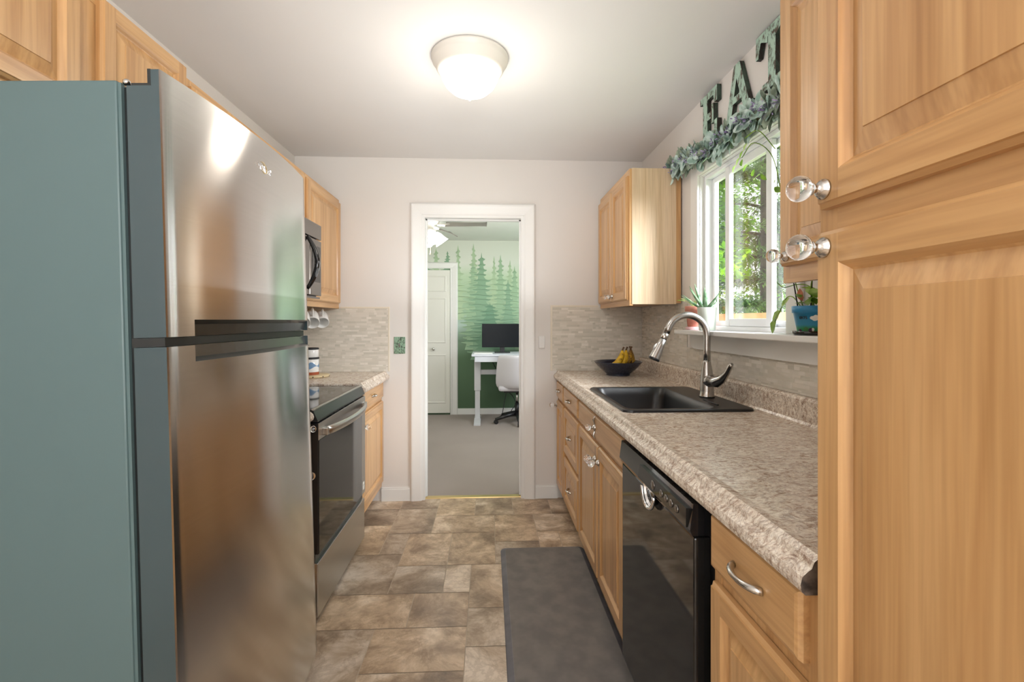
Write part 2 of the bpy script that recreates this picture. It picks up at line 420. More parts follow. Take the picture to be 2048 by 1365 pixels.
# ------------------------------------------------------------------ room shell
# vinyl floor: interlocking rectangles packed on a 6 inch grid
u = .128
nx, ny = 20, 46
occ = [[False]*ny for _ in range(nx)]
fr = random.Random(21)
mb = MB()
FX0, FY0 = WXL, WYF
mb.quad([(WXL, WYF, -.002), (WXR, WYF, -.002), (WXR, WYB+.06, -.002), (WXL, WYB+.06, -.002)], 'floor_grout')
for j in range(ny):
    for i in range(nx):
        if occ[i][j]: continue
        opts = [(2, 2), (3, 2), (2, 3), (3, 2), (2, 3), (3, 3), (2, 1), (1, 2), (4, 2)]
        fr.shuffle(opts); opts.sort(key=lambda o: -(o[0]*o[1] > 2)+fr.random()*.9)
        for w, h in opts+[(1, 1)]:
            if i+w <= nx and j+h <= ny and not any(occ[i+a][j+b_] for a in range(w) for b_ in range(h)): break
        for a in range(w):
            for b_ in range(h): occ[i+a][j+b_] = True
        x0, y0 = FX0+i*u, FY0+j*u; x1, y1 = min(x0+w*u, WXR), min(y0+h*u, WYB+.06)
        if x1-x0 < .02 or y1-y0 < .02: continue
        g = .0018
        mb.quad([(x0+g, y0+g, 0), (x1-g, y0+g, 0), (x1-g, y1-g, 0), (x0+g, y1-g, 0)], 'floor_tile', at=(fr.random(), fr.random(), fr.random(), 1))
struct(mb.build('floor'))

mb = MB(); mb.box((WXL-.1, WYF-.1, CEIL), (WXR+.15, WYB+.06, CEIL+.15), 'ceiling_paint'); struct(mb.build('ceiling'))
mb = MB(); mb.box((WXL-.1, WYF-.1, -.1), (WXL, WYB+.12, CEIL), 'wall_paint'); struct(mb.build('wall_left'))
mb = MB(); mb.box((WXL-.1, WYF-.1, -.1), (WXR+.15, WYF, CEIL), 'wall_paint'); struct(mb.build('wall_front'))
# back wall with doorway
DX0, DX1, DZ = -.475, .255, 2.045
mb = MB()
mb.box((WXL, WYB, -.1), (DX0, WYB+.12, CEIL), 'wall_paint')
mb.box((DX1, WYB, -.1), (WXR+.15, WYB+.12, CEIL), 'wall_paint')
mb.box((DX0, WYB, DZ), (DX1, WYB+.12, CEIL), 'wall_paint')
struct(mb.build('wall_back'))
mb = MB(); mb.box((-2.1, WYB+.0, -.1), (WXL-.1, WYB+.12, CEIL), 'office_paint'); struct(mb.build('wall_office_front'))
mb = MB(); mb.box((WXR+.15, WYB+.0, -.1), (1.6, WYB+.12, CEIL), 'outside_siding'); struct(mb.build('wall_office_front'))
# right wall with window hole
WY0, WY1, WZ0, WZ1 = 1.74, 2.50, 1.235, 2.055
WT = .09
mb = MB()
mb.box((WXR, WYF, -.1), (WXR+WT, WY0, CEIL), 'wall_paint')
mb.box((WXR, WY1, -.1), (WXR+WT, WYB, CEIL), 'wall_paint')
mb.box((WXR, WY0, -.1), (WXR+WT, WY1, WZ0), 'wall_paint')
mb.box((WXR, WY0, WZ1), (WXR+WT, WY1, CEIL), 'wall_paint')
struct(mb.build('wall_right'))

# doorway casing with sloped profile, jamb, stop
def casing(mb, x0, x1, zt, w, y, s=-1, mat='trim_paint', z0=0):
    """frame around an opening in a wall facing -Y"""
    prof = [(0, .012), (.15, .016), (.72, .022), (.85, .022), (1, .010)]
    for (a, b_) in zip(prof, prof[1:]):
        ra, rb = a[0]*w, b_[0]*w
        A = [(x0-ra, z0), (x0-ra, zt+ra), (x1+ra, zt+ra), (x1+ra, z0)]
        B = [(x0-rb, z0), (x0-rb, zt+rb), (x1+rb, zt+rb), (x1+rb, z0)]
        for k in range(3):
            mb.quad([(A[k][0], y+s*a[1], A[k][1]), (A[k+1][0], y+s*a[1], A[k+1][1]), (B[k+1][0], y+s*b_[1], B[k+1][1]), (B[k][0], y+s*b_[1], B[k][1])], mat)
    for r_, d in ((0, prof[0][1]), (w, prof[-1][1])):
        A = [(x0-r_, z0), (x0-r_, zt+r_), (x1+r_, zt+r_), (x1+r_, z0)]
        for k in range(3):
            mb.quad([(A[k][0], y, A[k][1]), (A[k+1][0], y, A[k+1][1]), (A[k+1][0], y+s*d, A[k+1][1]), (A[k][0], y+s*d, A[k][1])], mat)
mb = MB(); casing(mb, DX0, DX1, DZ, .085, WYB)
mb.box((DX0, WYB-.004, 0), (DX0+.02, WYB+.124, DZ), 'trim_paint'); mb.box((DX1-.02, WYB-.004, 0), (DX1, WYB+.124, DZ), 'trim_paint')
mb.box((DX0+.02, WYB-.004, DZ-.02), (DX1-.02, WYB+.124, DZ), 'trim_paint')
mb.box((DX0+.02, WYB+.05, 0), (DX0+.03, WYB+.08, DZ-.02), 'trim_paint'); mb.box((DX1-.03, WYB+.05, 0), (DX1-.02, WYB+.08, DZ-.02), 'trim_paint')
mb.box((DX0+.02, WYB+.05, DZ-.03), (DX1-.02, WYB+.08, DZ-.02), 'trim_paint')
struct(mb.build('trim_1'))
mb = MB(); mb.prism([(WYB+.02, 0), (WYB+.025, .006), (WYB+.06, .008), (WYB+.066, 0)], DX0+.02, DX1-.02, 'brass', axis=0)
struct(mb.build('trim_2'))
def baseb(name, a, b_, h=.095, t=.012):
    mb = MB(); mb.box((a[0], a[1], 0), (b_[0], b_[1], h-.012), 'trim_paint')
    mb.box((a[0] if a[0] == b_[0] else a[0], a[1]+(t*.35 if b_[1] > a[1] else 0), h-.012), (b_[0], b_[1], h), 'trim_paint'); struct(mb.build(name))
baseb('baseboard_back', (-.76, WYB-.013, 0), (DX0-.085, WYB, 0))
baseb('baseboard_back', (DX1+.085, WYB-.013, 0), (.50, WYB, 0))

# ------------------------------------------------------------------ office beyond the doorway
OX0, OX1, OY0, OY1, OC = -2.0, 1.5, WYB+.12, 6.60, 2.385
mb = MB(); mb.box((OX0, WYB+.06, -.05), (OX1, OY1, .004), 'carpet'); struct(mb.build('floor_office'))
mb = MB(); mb.box((OX0-.1, OY0-.06, OC), (OX1+.1, OY1+.1, OC+.15), 'office_paint'); struct(mb.build('ceiling_office'))
mb = MB(); mb.box((OX0-.1, OY0, -.1), (OX0, OY1, OC), 'office_paint'); struct(mb.build('wall_office_left'))
OWY0, OWY1 = 4.1, 5.7
mb = MB()
mb.box((OX1, OY0, -.1), (OX1+.1, OWY0, OC), 'office_paint'); mb.box((OX1, OWY1, -.1), (OX1+.1, OY1, OC), 'office_paint')
mb.box((OX1, OWY0, -.1), (OX1+.1, OWY1, .85), 'office_paint'); mb.box((OX1, OWY0, 2.1), (OX1+.1, OWY1, OC), 'office_paint')
struct(mb.build('wall_office_right'))
mb = MB(); mb.box((OX0, OY1, -.1), (OX1, OY1+.1, OC), 'mural_base')
# painted tree silhouettes, thin coats of paint on the wall
def far(u_, v_, Y=OY1):
    t = math.tan(math.atan((u_-1024)/960)+R(2.8)); yc = Y*(t*math.sin(R(2.8))+math.cos(R(2.8)))
    return t*Y, 1.285-(v_-642)*yc/960
def spruce(mb, cu, tv, bv, hw, mat, d, tiers, seed):
    rr = random.Random(seed)
    x, zt = far(cu, tv); _, zb = far(cu, bv); s = hw*11.0/960; H = zt-zb
    Lp = []; Rp = []
    n = int(tiers*1.5)
    for sd, P in ((-1, Lp), (1, Rp)):
        P.append((x, zt)); P.append((x+sd*.008, zt-.05*H))
        for i in range(n):
            f = (i+.7+rr.uniform(-.2, .2))/n; w = s*(.10+.75*f**.9)*rr.uniform(.65, 1.15); z = zt-H*(.04+.90*f)
            st = H/n; nt_ = .62+.2*f
            P.append((x+sd*w*nt_*.7, z+st*.30)); P.append((x+sd*w*.8, z+st*.10)); P.append((x+sd*w, z+st*.14)); P.append((x+sd*w*1.02, z+st*.0))
            P.append((x+sd*w*.75, z-st*.16)); P.append((x+sd*w*nt_*.7, z-st*.22))
        P.append((x+sd*s*.45, zb))
    # strips from trunk line to outline on each side
    for sd, P in ((-1, Lp), (1, Rp)):
        for a, b_ in zip(P, P[1:]):
            mb.quad([(x, OY1-d, a[1]), (x, OY1-d, b_[1]), (b_[0], OY1-d, b_[1]), (a[0], OY1-d, a[1])], mat)
mt = MB()
for k, a in enumerate([(872, 497, 600, 16, 'mural_tree_pale', 7), (848, 500, 560, 10, 'mural_tree_pale', 5), (916, 490, 640, 14, 'mural_tree_pale', 8), (947, 487, 640, 14, 'mural_tree_pale', 9), (988, 512, 660, 12, 'mural_tree_pale', 8), (1020, 520, 660, 12, 'mural_tree_pale', 8), (1046, 524, 660, 10, 'mural_tree_pale', 8),
        (895, 503, 545, 9, 'mural_tree_mid', 5), (851, 508, 545, 9, 'mural_tree_mid', 4), (946, 524, 700, 22, 'mural_tree_soft', 11), (1001, 509, 700, 20, 'mural_tree_soft', 12), (1029, 532, 700, 18, 'mural_tree_soft', 10),
        (963, 505, 720, 30, 'mural_tree_mid', 13), (1016, 560, 700, 20, 'mural_tree_mid', 9), (980, 606, 700, 40, 'mural_tree_deep', 7)]):
    spruce(mt, a[0], a[1], a[2], a[3], a[4], .00025*k+.0008, a[5], k)
mw = struct(mb.build('wall_office_back', origin=(0, OY1, 0)))
o = mt.build('painted_mural', parent=mw, recalc=False); 
# closet bifold door and its casing
mb = MB(); casing(mb, -1.40, -.505, 2.0, .085, OY1)
mb.box((-1.40, OY1-.012, 0), (-1.385, OY1+.0, 2.0), 'trim_paint'); mb.box((-.52, OY1-.03, 0), (-.505, OY1, 2.0), 'trim_paint')
struct(mb.build('trim_3'))
root = bpy.data.objects.new('door_1', None); COL.objects.link(root); root.location = (-.75, OY1-.02, 0); WORLD['door_1'] = Vector((-.75, OY1-.02, 0)); root['kind'] = 'structure'
for x0, x1 in ((-.945, -.525), (-1.38, -.95)):
    mb = MB(); y = OY1-.028
    mb.box((x0, y, .03), (x1, OY1-.004, 1.975), 'door_paint')
    for z0, z1 in ((.16, .83), (.98, 1.60), (1.68, 1.90)):
        a = [(x0+.05, z0), (x1-.05, z0), (x1-.05, z1), (x0+.05, z1)]; b_ = [(x0+.062, z0+.012), (x1-.062, z0+.012), (x1-.062, z1-.012), (x0+.062, z1-.012)]
        c_ = [(x0+.075, z0+.025), (x1-.075, z0+.025), (x1-.075, z1-.025), (x0+.075, z1-.025)]
        for k in range(4):
            j = (k+1) % 4
            mb.quad([(a[k][0], y-.0005, a[k][1]), (a[j][0], y-.0005, a[j][1]), (b_[j][0], y-.007, b_[j][1]), (b_[k][0], y-.007, b_[k][1])], 'door_paint')
            mb.quad([(b_[k][0], y-.007, b_[k][1]), (b_[j][0], y-.007, b_[j][1]), (c_[j][0], y-.001, c_[j][1]), (c_[k][0], y-.001, c_[k][1])], 'door_paint')
        mb.quad([(p[0], y-.001, p[1]) for p in c_], 'door_paint')
    mb.build('door_panel', parent=root)
mb = MB(); mb.lathe([(.008, 0), (.008, .012), (.018, .02), (.02, .03), (.014, .038), (0, .04)], Matrix.Translation((-.745, OY1-.028, .90)) @ Matrix.Rotation(R(90), 4, 'X'), 'nickel', 16)
mb.build('knob', parent=root)
mb = MB(); mb.box((-.42, OY1-.014, 0), (OX1, OY1, .085), 'trim_paint'); struct(mb.build('baseboard_office'))

# ceiling fan
fx, fy = -.60, 4.85
fan = thing('ceiling_fan', (fx, fy, OC), 'white ceiling fan with grey blades and bright lit bell shades', 'ceiling fan')
mb = MB(); T_ = Matrix.Translation((fx, fy, 0))
mb.lathe([(.06, OC), (.065, OC-.03), (.04, OC-.045), (.10, OC-.05), (.115, OC-.09), (.10, OC-.12), (.06, OC-.135), (.045, OC-.18), (.075, OC-.19), (.07, OC-.22), (.02, OC-.24), (0, OC-.245)], T_, 'fan_body')
mb.build('motor_housing', parent=fan)
for k in range(5):
    a = R(-3+72*k)
    d = Vector((math.cos(a), math.sin(a), 0)); s_ = Vector((-math.sin(a), math.cos(a), 0))
    z = OC-.135
    mb = MB()
    ring = []
    for t, w in ((.17, .045), (.25, .058), (.50, .068), (.56, .062), (.585, .045)):
        c_ = Vector((fx, fy, z))+d*t
        ring.append((c_+s_*w+Vector((0, 0, .030)), c_-s_*w-Vector((0, 0, .030))))
    for (p, q), (p2, q2) in zip(ring, ring[1:]):
        up = Vector((0, 0, .006))
        mb.quad([p+up, p2+up, q2+up, q+up], 'fan_blade'); mb.quad([p, q, q2, p2], 'fan_blade'); mb.quad([p, p2, p2+up, p+up], 'fan_blade'); mb.quad([q, q+up, q2+up, q2], 'fan_blade')
    p, q = ring[-1]; mb.quad([p, q, q+up, p+up], 'fan_blade')
    bl = mb.build('blade', parent=fan)
    mb = MB(); c_ = Vector((fx, fy, z-.004))
    mb.tube([c_+d*.09, c_+d*.14+s_*.02, c_+d*.20+s_*.01, c_+d*.23], [.012, .010, .014, .006], 'fan_body', 8)
    mb.tube([c_+d*.09, c_+d*.14-s_*.02, c_+d*.20-s_*.01, c_+d*.23], [.012, .010, .014, .006], 'fan_body', 8)
    mb.build('blade_iron', parent=fan)
for k in range(4):
    a = R(20+90*k); d = Vector((math.cos(a), math.sin(a), 0))
    c_ = Vector((fx, fy, OC-.215))+d*.07
    ax = (d*.75+Vector((0, 0, -1))).normalized()
    M_ = Matrix.Translation(c_) @ ax.to_track_quat('Z', 'Y').to_matrix().to_4x4()
    mb = MB(); mb.lathe([(.022, 0), (.030, .012), (.045, .04), (.052, .075), (.066, .11), (.072, .118), (.064, .112), (.04, .05), (0, .02)], M_, 'fan_glass', 20)
    mb.build('lamp_shade', parent=fan)
mb = MB(); mb.tube([(fx+.02, fy-.02, OC-.24), (fx+.02, fy-.02, OC-.42)], .0018, 'brass', 6); mb.lathe([(0, OC-.44), (.006, OC-.435), (.004, OC-.42)], Matrix.Translation((fx+.02, fy-.02, 0)), 'brass', 8)
mb.build('pull_chain', parent=fan)

# desk, monitor, chair in the office
dk = thing('standing_desk', (.45, 6.15, .004), 'white standing desk with grey metal legs under the forest mural', 'desk')
mb = MB(); mb.box((-.21, 5.92, .845), (1.15, 6.50, .87), 'desk_white', .004); mb.build('desktop', parent=dk)
mb = MB(); mb.box((-.17, 5.93, .775), (.26, 6.38, .844), 'desk_white', .004); mb.build('drawer', parent=dk)
for x in (-.14, 1.0):
    mb = MB(); mb.box((x-.04, 6.10, .40), (x+.04, 6.20, .80), 'desk_metal', .004); mb.box((x-.032, 6.11, .03), (x+.032, 6.19, .42), 'desk_metal', .004)
    mb.build('leg', parent=dk)
    mb = MB(); mb.prism([(5.86, .004), (5.86, .02), (6.10, .045), (6.20, .045), (6.44, .02), (6.44, .004)], x-.04, x+.04, 'desk_metal', axis=0); mb.build('foot', parent=dk)
mb = MB(); mb.box((-.10, 6.13, .60), (.96, 6.17, .66), 'desk_metal'); mb.build('crossbar', parent=dk)
mo = thing('monitor', (.18, 6.25, .87), 'black flat computer monitor on white standing desk', 'monitor')
mb = MB(); mb.box((-.085, 6.24, .94), (.445, 6.27, 1.245), 'screen_black', .004); mb.build('screen', parent=mo)
mb = MB(); mb.box((.15, 6.27, .875), (.21, 6.29, 1.05), 'black_satin', .004); mb.prism([(.08, 6.20), (.10, 6.17), (.26, 6.17), (.28, 6.20), (.28, 6.34), (.08, 6.34)], .87, .88, 'black_satin'); mb.build('stand', parent=mo)
mo2 = thing('monitor', (.62, 6.30, .87), 'second black monitor whose edge shows beside the doorway', 'monitor')
mb = MB(); mb.box((.47, 6.27, .95), (.95, 6.30, 1.23), 'screen_black', .004); mb.build('screen', parent=mo2)
mb = MB(); mb.box((.68, 6.30, .872), (.74, 6.32, 1.05), 'black_satin', .004); mb.box((.60, 6.22, .87), (.82, 6.38, .88), 'black_satin'); mb.build('stand', parent=mo2)
kb = thing('keyboard', (-.05, 6.05, .87), 'slim white keyboard lying near the corner of the desk', 'keyboard')
mb = MB(); mb.box((-.18, 5.98, .8705), (.05, 6.09, .884), 'white_plastic', .003); mb.build('case', parent=kb)
mb = MB()
for i in range(12):
    for j in range(4): mb.box((-.172+i*.0182, 5.988+j*.024, .884), (-.158+i*.0182, 6.008+j*.024, .888), 'gray_pot')
mb.build('keys', parent=kb)
mb = MB(); mb.tube(cr([(.05, 6.10, .765), (.12, 6.3, .60), (.16, 6.4, .40), (.30, 6.45, .30), (.36, 6.40, .18), (.30, 6.35, .08), (.40, 6.38, .03), (.5, 6.42, .10), (.46, 6.44, .5), (.52, 6.45, .77)]), .005, 'black_satin', 8)
mb.tube([(.22, 6.36, .765), (.24, 6.40, .35), (.18, 6.33, .05), (.30, 6.30, .03), (.38, 6.36, .02)], .005, 'black_satin', 8)
mb.tube([(.22, 6.42, .50), (.34, 6.42, .42), (.40, 6.42, .60)], .005, 'black_satin', 8)
tag(mb.build('power_cord'), 'black power cords hanging behind and under the desk', 'cable')
ch = thing('office_chair', (.36, 5.98, .004), 'light grey upholstered office chair on black star base', 'chair')
cxx = .36
mb = MB()
rings = []
for t, z, yb, hw in ((0, .47, 5.86, .22), (.08, .44, 5.80, .25), (.25, .50, 5.765, .285), (.55, .64, 5.74, .275), (.85, .80, 5.72, .26), (.97, .855, 5.715, .245), (1, .87, 5.73, .22)):
    r_ = []
    for k in range(17):
        a = -1+2*k/16; r_.append((cxx+hw*a, yb+.16*a*a, z))
    for k in range(16, -1, -1):
        a = -1+2*k/16; r_.append((cxx+hw*a*.95, yb+.05+.16*a*a, z))
    rings.append(r_)
mb.loft(rings, 'chair_fabric', True, True, True, True); subsurf(mb.build('backrest', parent=ch))
mb = MB(); mb.box((cxx-.24, 5.84, .42), (cxx+.24, 6.28, .49), 'chair_fabric', .03); mb.build('seat', parent=ch)
mb = MB(); mb.tube([(cxx, 6.05, .10), (cxx, 6.05, .25)], .028, 'black_satin', 14); mb.tube([(cxx, 6.05, .24), (cxx, 6.05, .40)], .016, 'nickel', 14); mb.box((cxx-.17, 5.93, .395), (cxx+.17, 6.17, .42), 'black_satin'); mb.build('gas_lift', parent=ch)
for k in range(5):
    a = R(200+72*k); d = Vector((math.cos(a), math.sin(a), 0)); c_ = Vector((cxx, 6.05, 0))
    mb = MB(); mb.tube([c_+d*.02+Vector((0, 0, .12)), c_+d*.15+Vector((0, 0, .095)), c_+d*.29+Vector((0, 0, .06))], [.032, .024, .018], 'black_satin', 10)
    mb.build('base_arm', parent=ch)
    mb = MB(); s_ = Vector((-d.y, d.x, 0)); mb.tube([c_+d*.285+s_*.02+Vector((0, 0, .029)), c_+d*.285-s_*.02+Vector((0, 0, .029))], .025, 'black_satin', 14); mb.build('caster', parent=ch)
# small toy by the jamb
ty = thing('toy', (-.635, 4.60, .004), 'small teal and black toy peeking past the doorway', 'toy')
mb = MB(); mb.lathe([(.03, .004), (.038, .012), (.036, .05), (.028, .06)], Matrix.Translation((-.635, 4.6, 0)), 'teal_rubber', 16); mb.build('body', parent=ty)
mb = MB(); mb.lathe([(.028, .06), (.03, .066), (.03, .085), (.02, .095), (0, .097)], Matrix.Translation((-.635, 4.6, 0)), 'black_satin', 16); mb.build('cap', parent=ty)

# ------------------------------------------------------------------ cabinetry helpers
def side_map(side, xf):
    """local (a along Y, d outward from face, z) -> world. side 'R': faces -X, 'L': faces +X"""
    s = -1 if side == 'R' else 1
    return lambda a, d, z: (xf+s*d, a, z)
def panel_door(name, side, xf, y0, y1, z0, z1, parent, fw=.048, t=.02, mats=('wood_z', 'wood_y'), panel=True, slab_mat=None):
    P = side_map(side, xf); mb = MB()
    V_, H_ = mats
    def ring(i, d): return [(y0+i, d, z0+i), (y1-i, d, z0+i), (y1-i, d, z1-i), (y0+i, d, z1-i)]
    def band(A, B, mv, mh):
        for k in range(4):
            j = (k+1) % 4; mb.quad([P(*A[k]), P(*A[j]), P(*B[j]), P(*B[k])], mh if k in (0, 2) else mv)
    A0 = ring(0, 0); A1 = ring(0, t*.55); A2 = ring(.006, t*.82); A3 = ring(.007, t)
    mb.quad([P(*p) for p in A0], V_)
    if not panel:
        H = slab_mat or H_
        A2 = ring(.004, t*.9); A3 = ring(.010, t)
        band(A0, A1, H, H); band(A1, A2, H, H); band(A2, A3, H, H); mb.quad([P(*p) for p in A3], H)
        return mb.build(name, parent=parent)
    band(A0, A1, V_, H_); band(A1, A2, V_, H_); band(A2, A3, V_, H_)
    e = .007
    # stiles full height, rails between
    for (a, b_) in ((y0+e, y0+fw), (y1-fw, y1-e)):
        mb.quad([P(a, t, z0+e), P(b_, t, z0+e), P(b_, t, z1-e), P(a, t, z1-e)], V_)
    for (a, b_) in ((z0+e, z0+fw), (z1-fw, z1-e)):
        mb.quad([P(y0+fw, t, a), P(y1-fw, t, a), P(y1-fw, t, b_), P(y0+fw, t, b_)], H_)
    R0 = ring(fw, t); R1 = ring(fw+.004, t-.004); R2 = ring(fw+.009, t-.010); R3 = ring(fw+.012, t-.0125); R4 = ring(fw+.040, t-.004); R5 = ring(fw+.0405, t-.002)
    band(R0, R1, V_, H_); band(R1, R2, V_, H_); band(R2, R3, V_, V_); band(R3, R4, V_, V_); band(R4, R5, V_, V_)
    mb.quad([P(*p) for p in R5], V_)
    return mb.build(name, parent=parent)
def crystal_knob(side, x, y, z, parent, r=.0185):
    s = -1 if side == 'R' else 1
    M_ = Matrix.Translation((x, y, z)) @ Matrix.Rotation(R(90*s), 4, 'Y')
    mb = MB(); mb.lathe([(.0145, 0), (.0145, .003), (.0115, .005), (.0115, .007), (.0085, .009), (.006, .012), (.006, .015), (.009, .018), (.009, .020), (0, .020)], M_, 'nickel', 20)
    k = mb.build('knob', parent=parent)
    mb = MB(); pr = []
    n = 14
    for i in range(n+1):
        a = PI*i/n; pr.append((r*math.sin(a)*1.0, .0195+r*.90*(1-math.cos(a))))
    mb.lathe(pr, M_, 'crystal', 24); mb.build('knob_ball', parent=k)
    k['label'] = 'round clear glass knob on a nickel foot'
def bow_pull(side, x, y, z, parent, w=.085, vert=False):
    s = -1 if side == 'R' else 1
    pts = []; rs = []
    for i in range(13):
        t = i/12; a = (t-.5)*w; d = .024*math.sin(PI*t)**.6 if 0 < t < 1 else 0
        pts.append((x+s*(d+.0), y+(0 if vert else a), z+(a if vert else 0))); rs.append(.0048+.0022*abs(math.cos(PI*t)))
    mb = MB(); mb.tube(pts, rs, 'nickel', 10); return mb.build('pull', parent=parent)
def ring_pull(side, x, y, z, parent):
    """cast nickel oval cup pull"""
    return bow_pull(side, x, y, z, parent, .075)

# ------------------------------------------------------------------ right side base run
FX = .505      # face frame plane
def carcass(mb, x0, x1, y0, y1, z0, z1, side='R', mat='wood_z'):
    mb.box((x0, y0, z0), (x1, y1, z1), mat)
def frame_bits(mb, side, xf, y0, y1, z0, z1, rails, stile=.03):
    """face frame: stiles vertical grain, rails horizontal grain, 18 mm thick in front of xf"""
    s = -1 if side == 'R' else 1
    xa, xb = xf, xf+s*.0015
    for a, b_ in ((y0, y0+stile), (y1-stile, y1)): mb.box((xa, a, z0), (xb, b_, z1), 'wood_z')
    for a, b_ in rails: mb.box((xa, y0+stile, a), (xb, y1-stile, b_), 'wood_y')
def base_cab(y0, y1, label, group, side='R', x_face=FX, x_back=WXR-.002, ztop=.868, name='base_cabinet'):
    r_ = thing(name, (x_face+.3*(1 if side == 'R' else -1), (y0+y1)/2, 0), label, 'cabinet', group)
    mb = MB(); s = 1 if side == 'R' else -1
    xa, xb = min(x_face, x_back), max(x_face, x_back)
    for a, b_ in ((y0+.0006, y0+.018), (y1-.018, y1-.0006)): mb.box((xa, a, .105), (xb, b_, ztop), 'wood_z')
    mb.box((xa, y0+.018, .105), (xb, y1-.018, .123), 'wood_y')
    mb.box((x_back-s*.006, y0+.018, .123), (x_back, y1-.018, ztop), 'wood_z')
    mb.box((x_face, y0+.018, .123), (x_face+s*.018, y1-.018, ztop), 'wood_z')
    frame_bits(mb, side, x_face, y0+.0006, y1-.0006, .105, ztop, [(.105, .14), (.73, .755), (ztop-.02, ztop)])
    mb.build('body', parent=r_)
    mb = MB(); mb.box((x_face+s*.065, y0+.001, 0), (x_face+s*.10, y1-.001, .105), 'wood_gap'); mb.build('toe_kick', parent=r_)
    return r_
g1 = 'base cabinets under the long counter'
D_ = .0015
XF = FX-D_
ca = base_cab(3.10, WYB-.002, 'narrow far base cabinet against the doorway wall, one drawer over one door', g1)
dr = panel_door('drawer', 'R', XF, 3.115, 3.40, .748, .855, ca, panel=False); ring_pull('R', XF-.02, 3.26, .805, dr)
d = panel_door('door', 'R', XF, 3.115, 3.40, .125, .722, ca); crystal_knob('R', XF-.02, 3.375, .69, d)
cb = base_cab(2.585, 3.10, 'three drawer base cabinet between the sink cabinet and the narrow far cabinet', g1)
for z0, z1, pn in ((.748, .855, False), (.440, .722, True), (.125, .410, True)):
    dr = panel_door('drawer', 'R', XF, 2.605, 3.085, z0, z1, cb, panel=pn); ring_pull('R', XF-.02-(0 if not pn else -.004), 2.845, (z0+z1)/2, dr)
cs = base_cab(1.695, 2.585, 'wide sink base cabinet with a false drawer front and two doors', g1)
ff = panel_door('drawer_front', 'R', XF, 1.712, 2.565, .748, .855, cs, panel=False)
crystal_knob('R', XF-.02, 2.16, .80, ff, .014)
for sgn in (-1, 1):
    mb = MB()
    mb.tube([(XF-.0215, 2.16, .80+sgn*.016), (XF-.026, 2.168, .80+sgn*.035), (XF-.0225, 2.155, .80+sgn*.052)], [.004, .005, .0025], 'nickel', 8)
    mb.build('backplate_scroll', parent=ff)
d = panel_door('door', 'R', XF, 2.125, 2.565, .125, .722, cs); crystal_knob('R', XF-.02, 2.155, .66, d)
d = panel_door('door', 'R', XF, 1.712, 2.115, .125, .722, cs); crystal_knob('R', XF-.02, 2.088, .66, d)
# near base cabinet
cn = base_cab(.70, 1.045, 'near base cabinet beside the tall pantry, drawer with nickel bow pull over one door', g1)
dr = panel_door('drawer', 'R', XF, .728, 1.03, .748, .862, cn, panel=False); bow_pull('R', XF-.02, .875, .805, dr, .10)
d = panel_door('door', 'R', XF, .715, 1.03, .125, .715, cn); crystal_knob('R', XF-.02, .772, .665, d)

# dishwasher
dw = thing('dishwasher', (.8, 1.37, 0), 'glossy black dishwasher with curved pocket handle under the counter', 'dishwasher')
mb = MB(); mb.box((FX+.012, 1.048, .09), (WXR-.01, 1.692, .866), 'black_satin'); mb.box((FX+.07, 1.05, .0), (FX+.10, 1.69, .09), 'black_satin'); mb.build('body', parent=dw)
XD = FX-.030
mb = MB(); mb.box((XD, 1.088, .10), (FX+.011, 1.686, .782), 'black_glass', .005); mb.build('door', parent=dw)
mb = MB()
mb.prism([(XD-.004, .786), (XD-.010, .80), (XD-.002, .860), (FX+.011, .864), (FX+.011, .786)], 1.088, 1.686, 'black_gloss', axis=1)
cp = mb.build('control_panel', parent=dw)
mb = MB(); xo = XD-.0085
mb.prism([(1.105, .800), (1.40, .800), (1.47, .800), (1.45, .845), (1.105, .845)], xo-.004, xo+.004, 'black_glass', axis=0)
fc = mb.build('display_strip', parent=cp)
for i in range(4):
    mb = MB(); mb.lathe([(.010, 0), (.010, .003), (.007, .004), (0, .004)], Matrix.Translation((xo-.003, 1.16+i*.035, .822)) @ Matrix.Rotation(R(-90), 4, 'Y'), 'microwave_steel', 14); mb.build('button', parent=cp)
mb = MB(); mb.lathe([(.013, 0), (.013, .003), (.010, .004), (0, .004)], Matrix.Translation((xo-.003, 1.33, .822)) @ Matrix.Rotation(R(-90), 4, 'Y'), 'microwave_steel', 14)
mb.build('button', parent=cp)
mb = MB(); pts = []
for i in range(15):
    t = i/14; a = PI*t
    pts.append((xo-.006, 1.37+.051*math.cos(a), .792-.048*math.sin(a)))
mb.tube(pts, .0055, 'chrome', 10)
mb.build('handle', parent=dw)
mb = MB(); rr_ = [(xo-.003, 1.37+.048*math.cos(a), .79+.042*math.sin(a)) for a in [2*PI*k/20 for k in range(20)]]
r2 = [(xo+.004, 1.37+.044*math.cos(a), .79+.038*math.sin(a)) for a in [2*PI*k/20 for k in range(20)]]
mb.loft([rr_, r2], 'chrome', True); mb.face(mb.pts(r2), 'black_gloss'); mb.build('handle_cup', parent=dw)

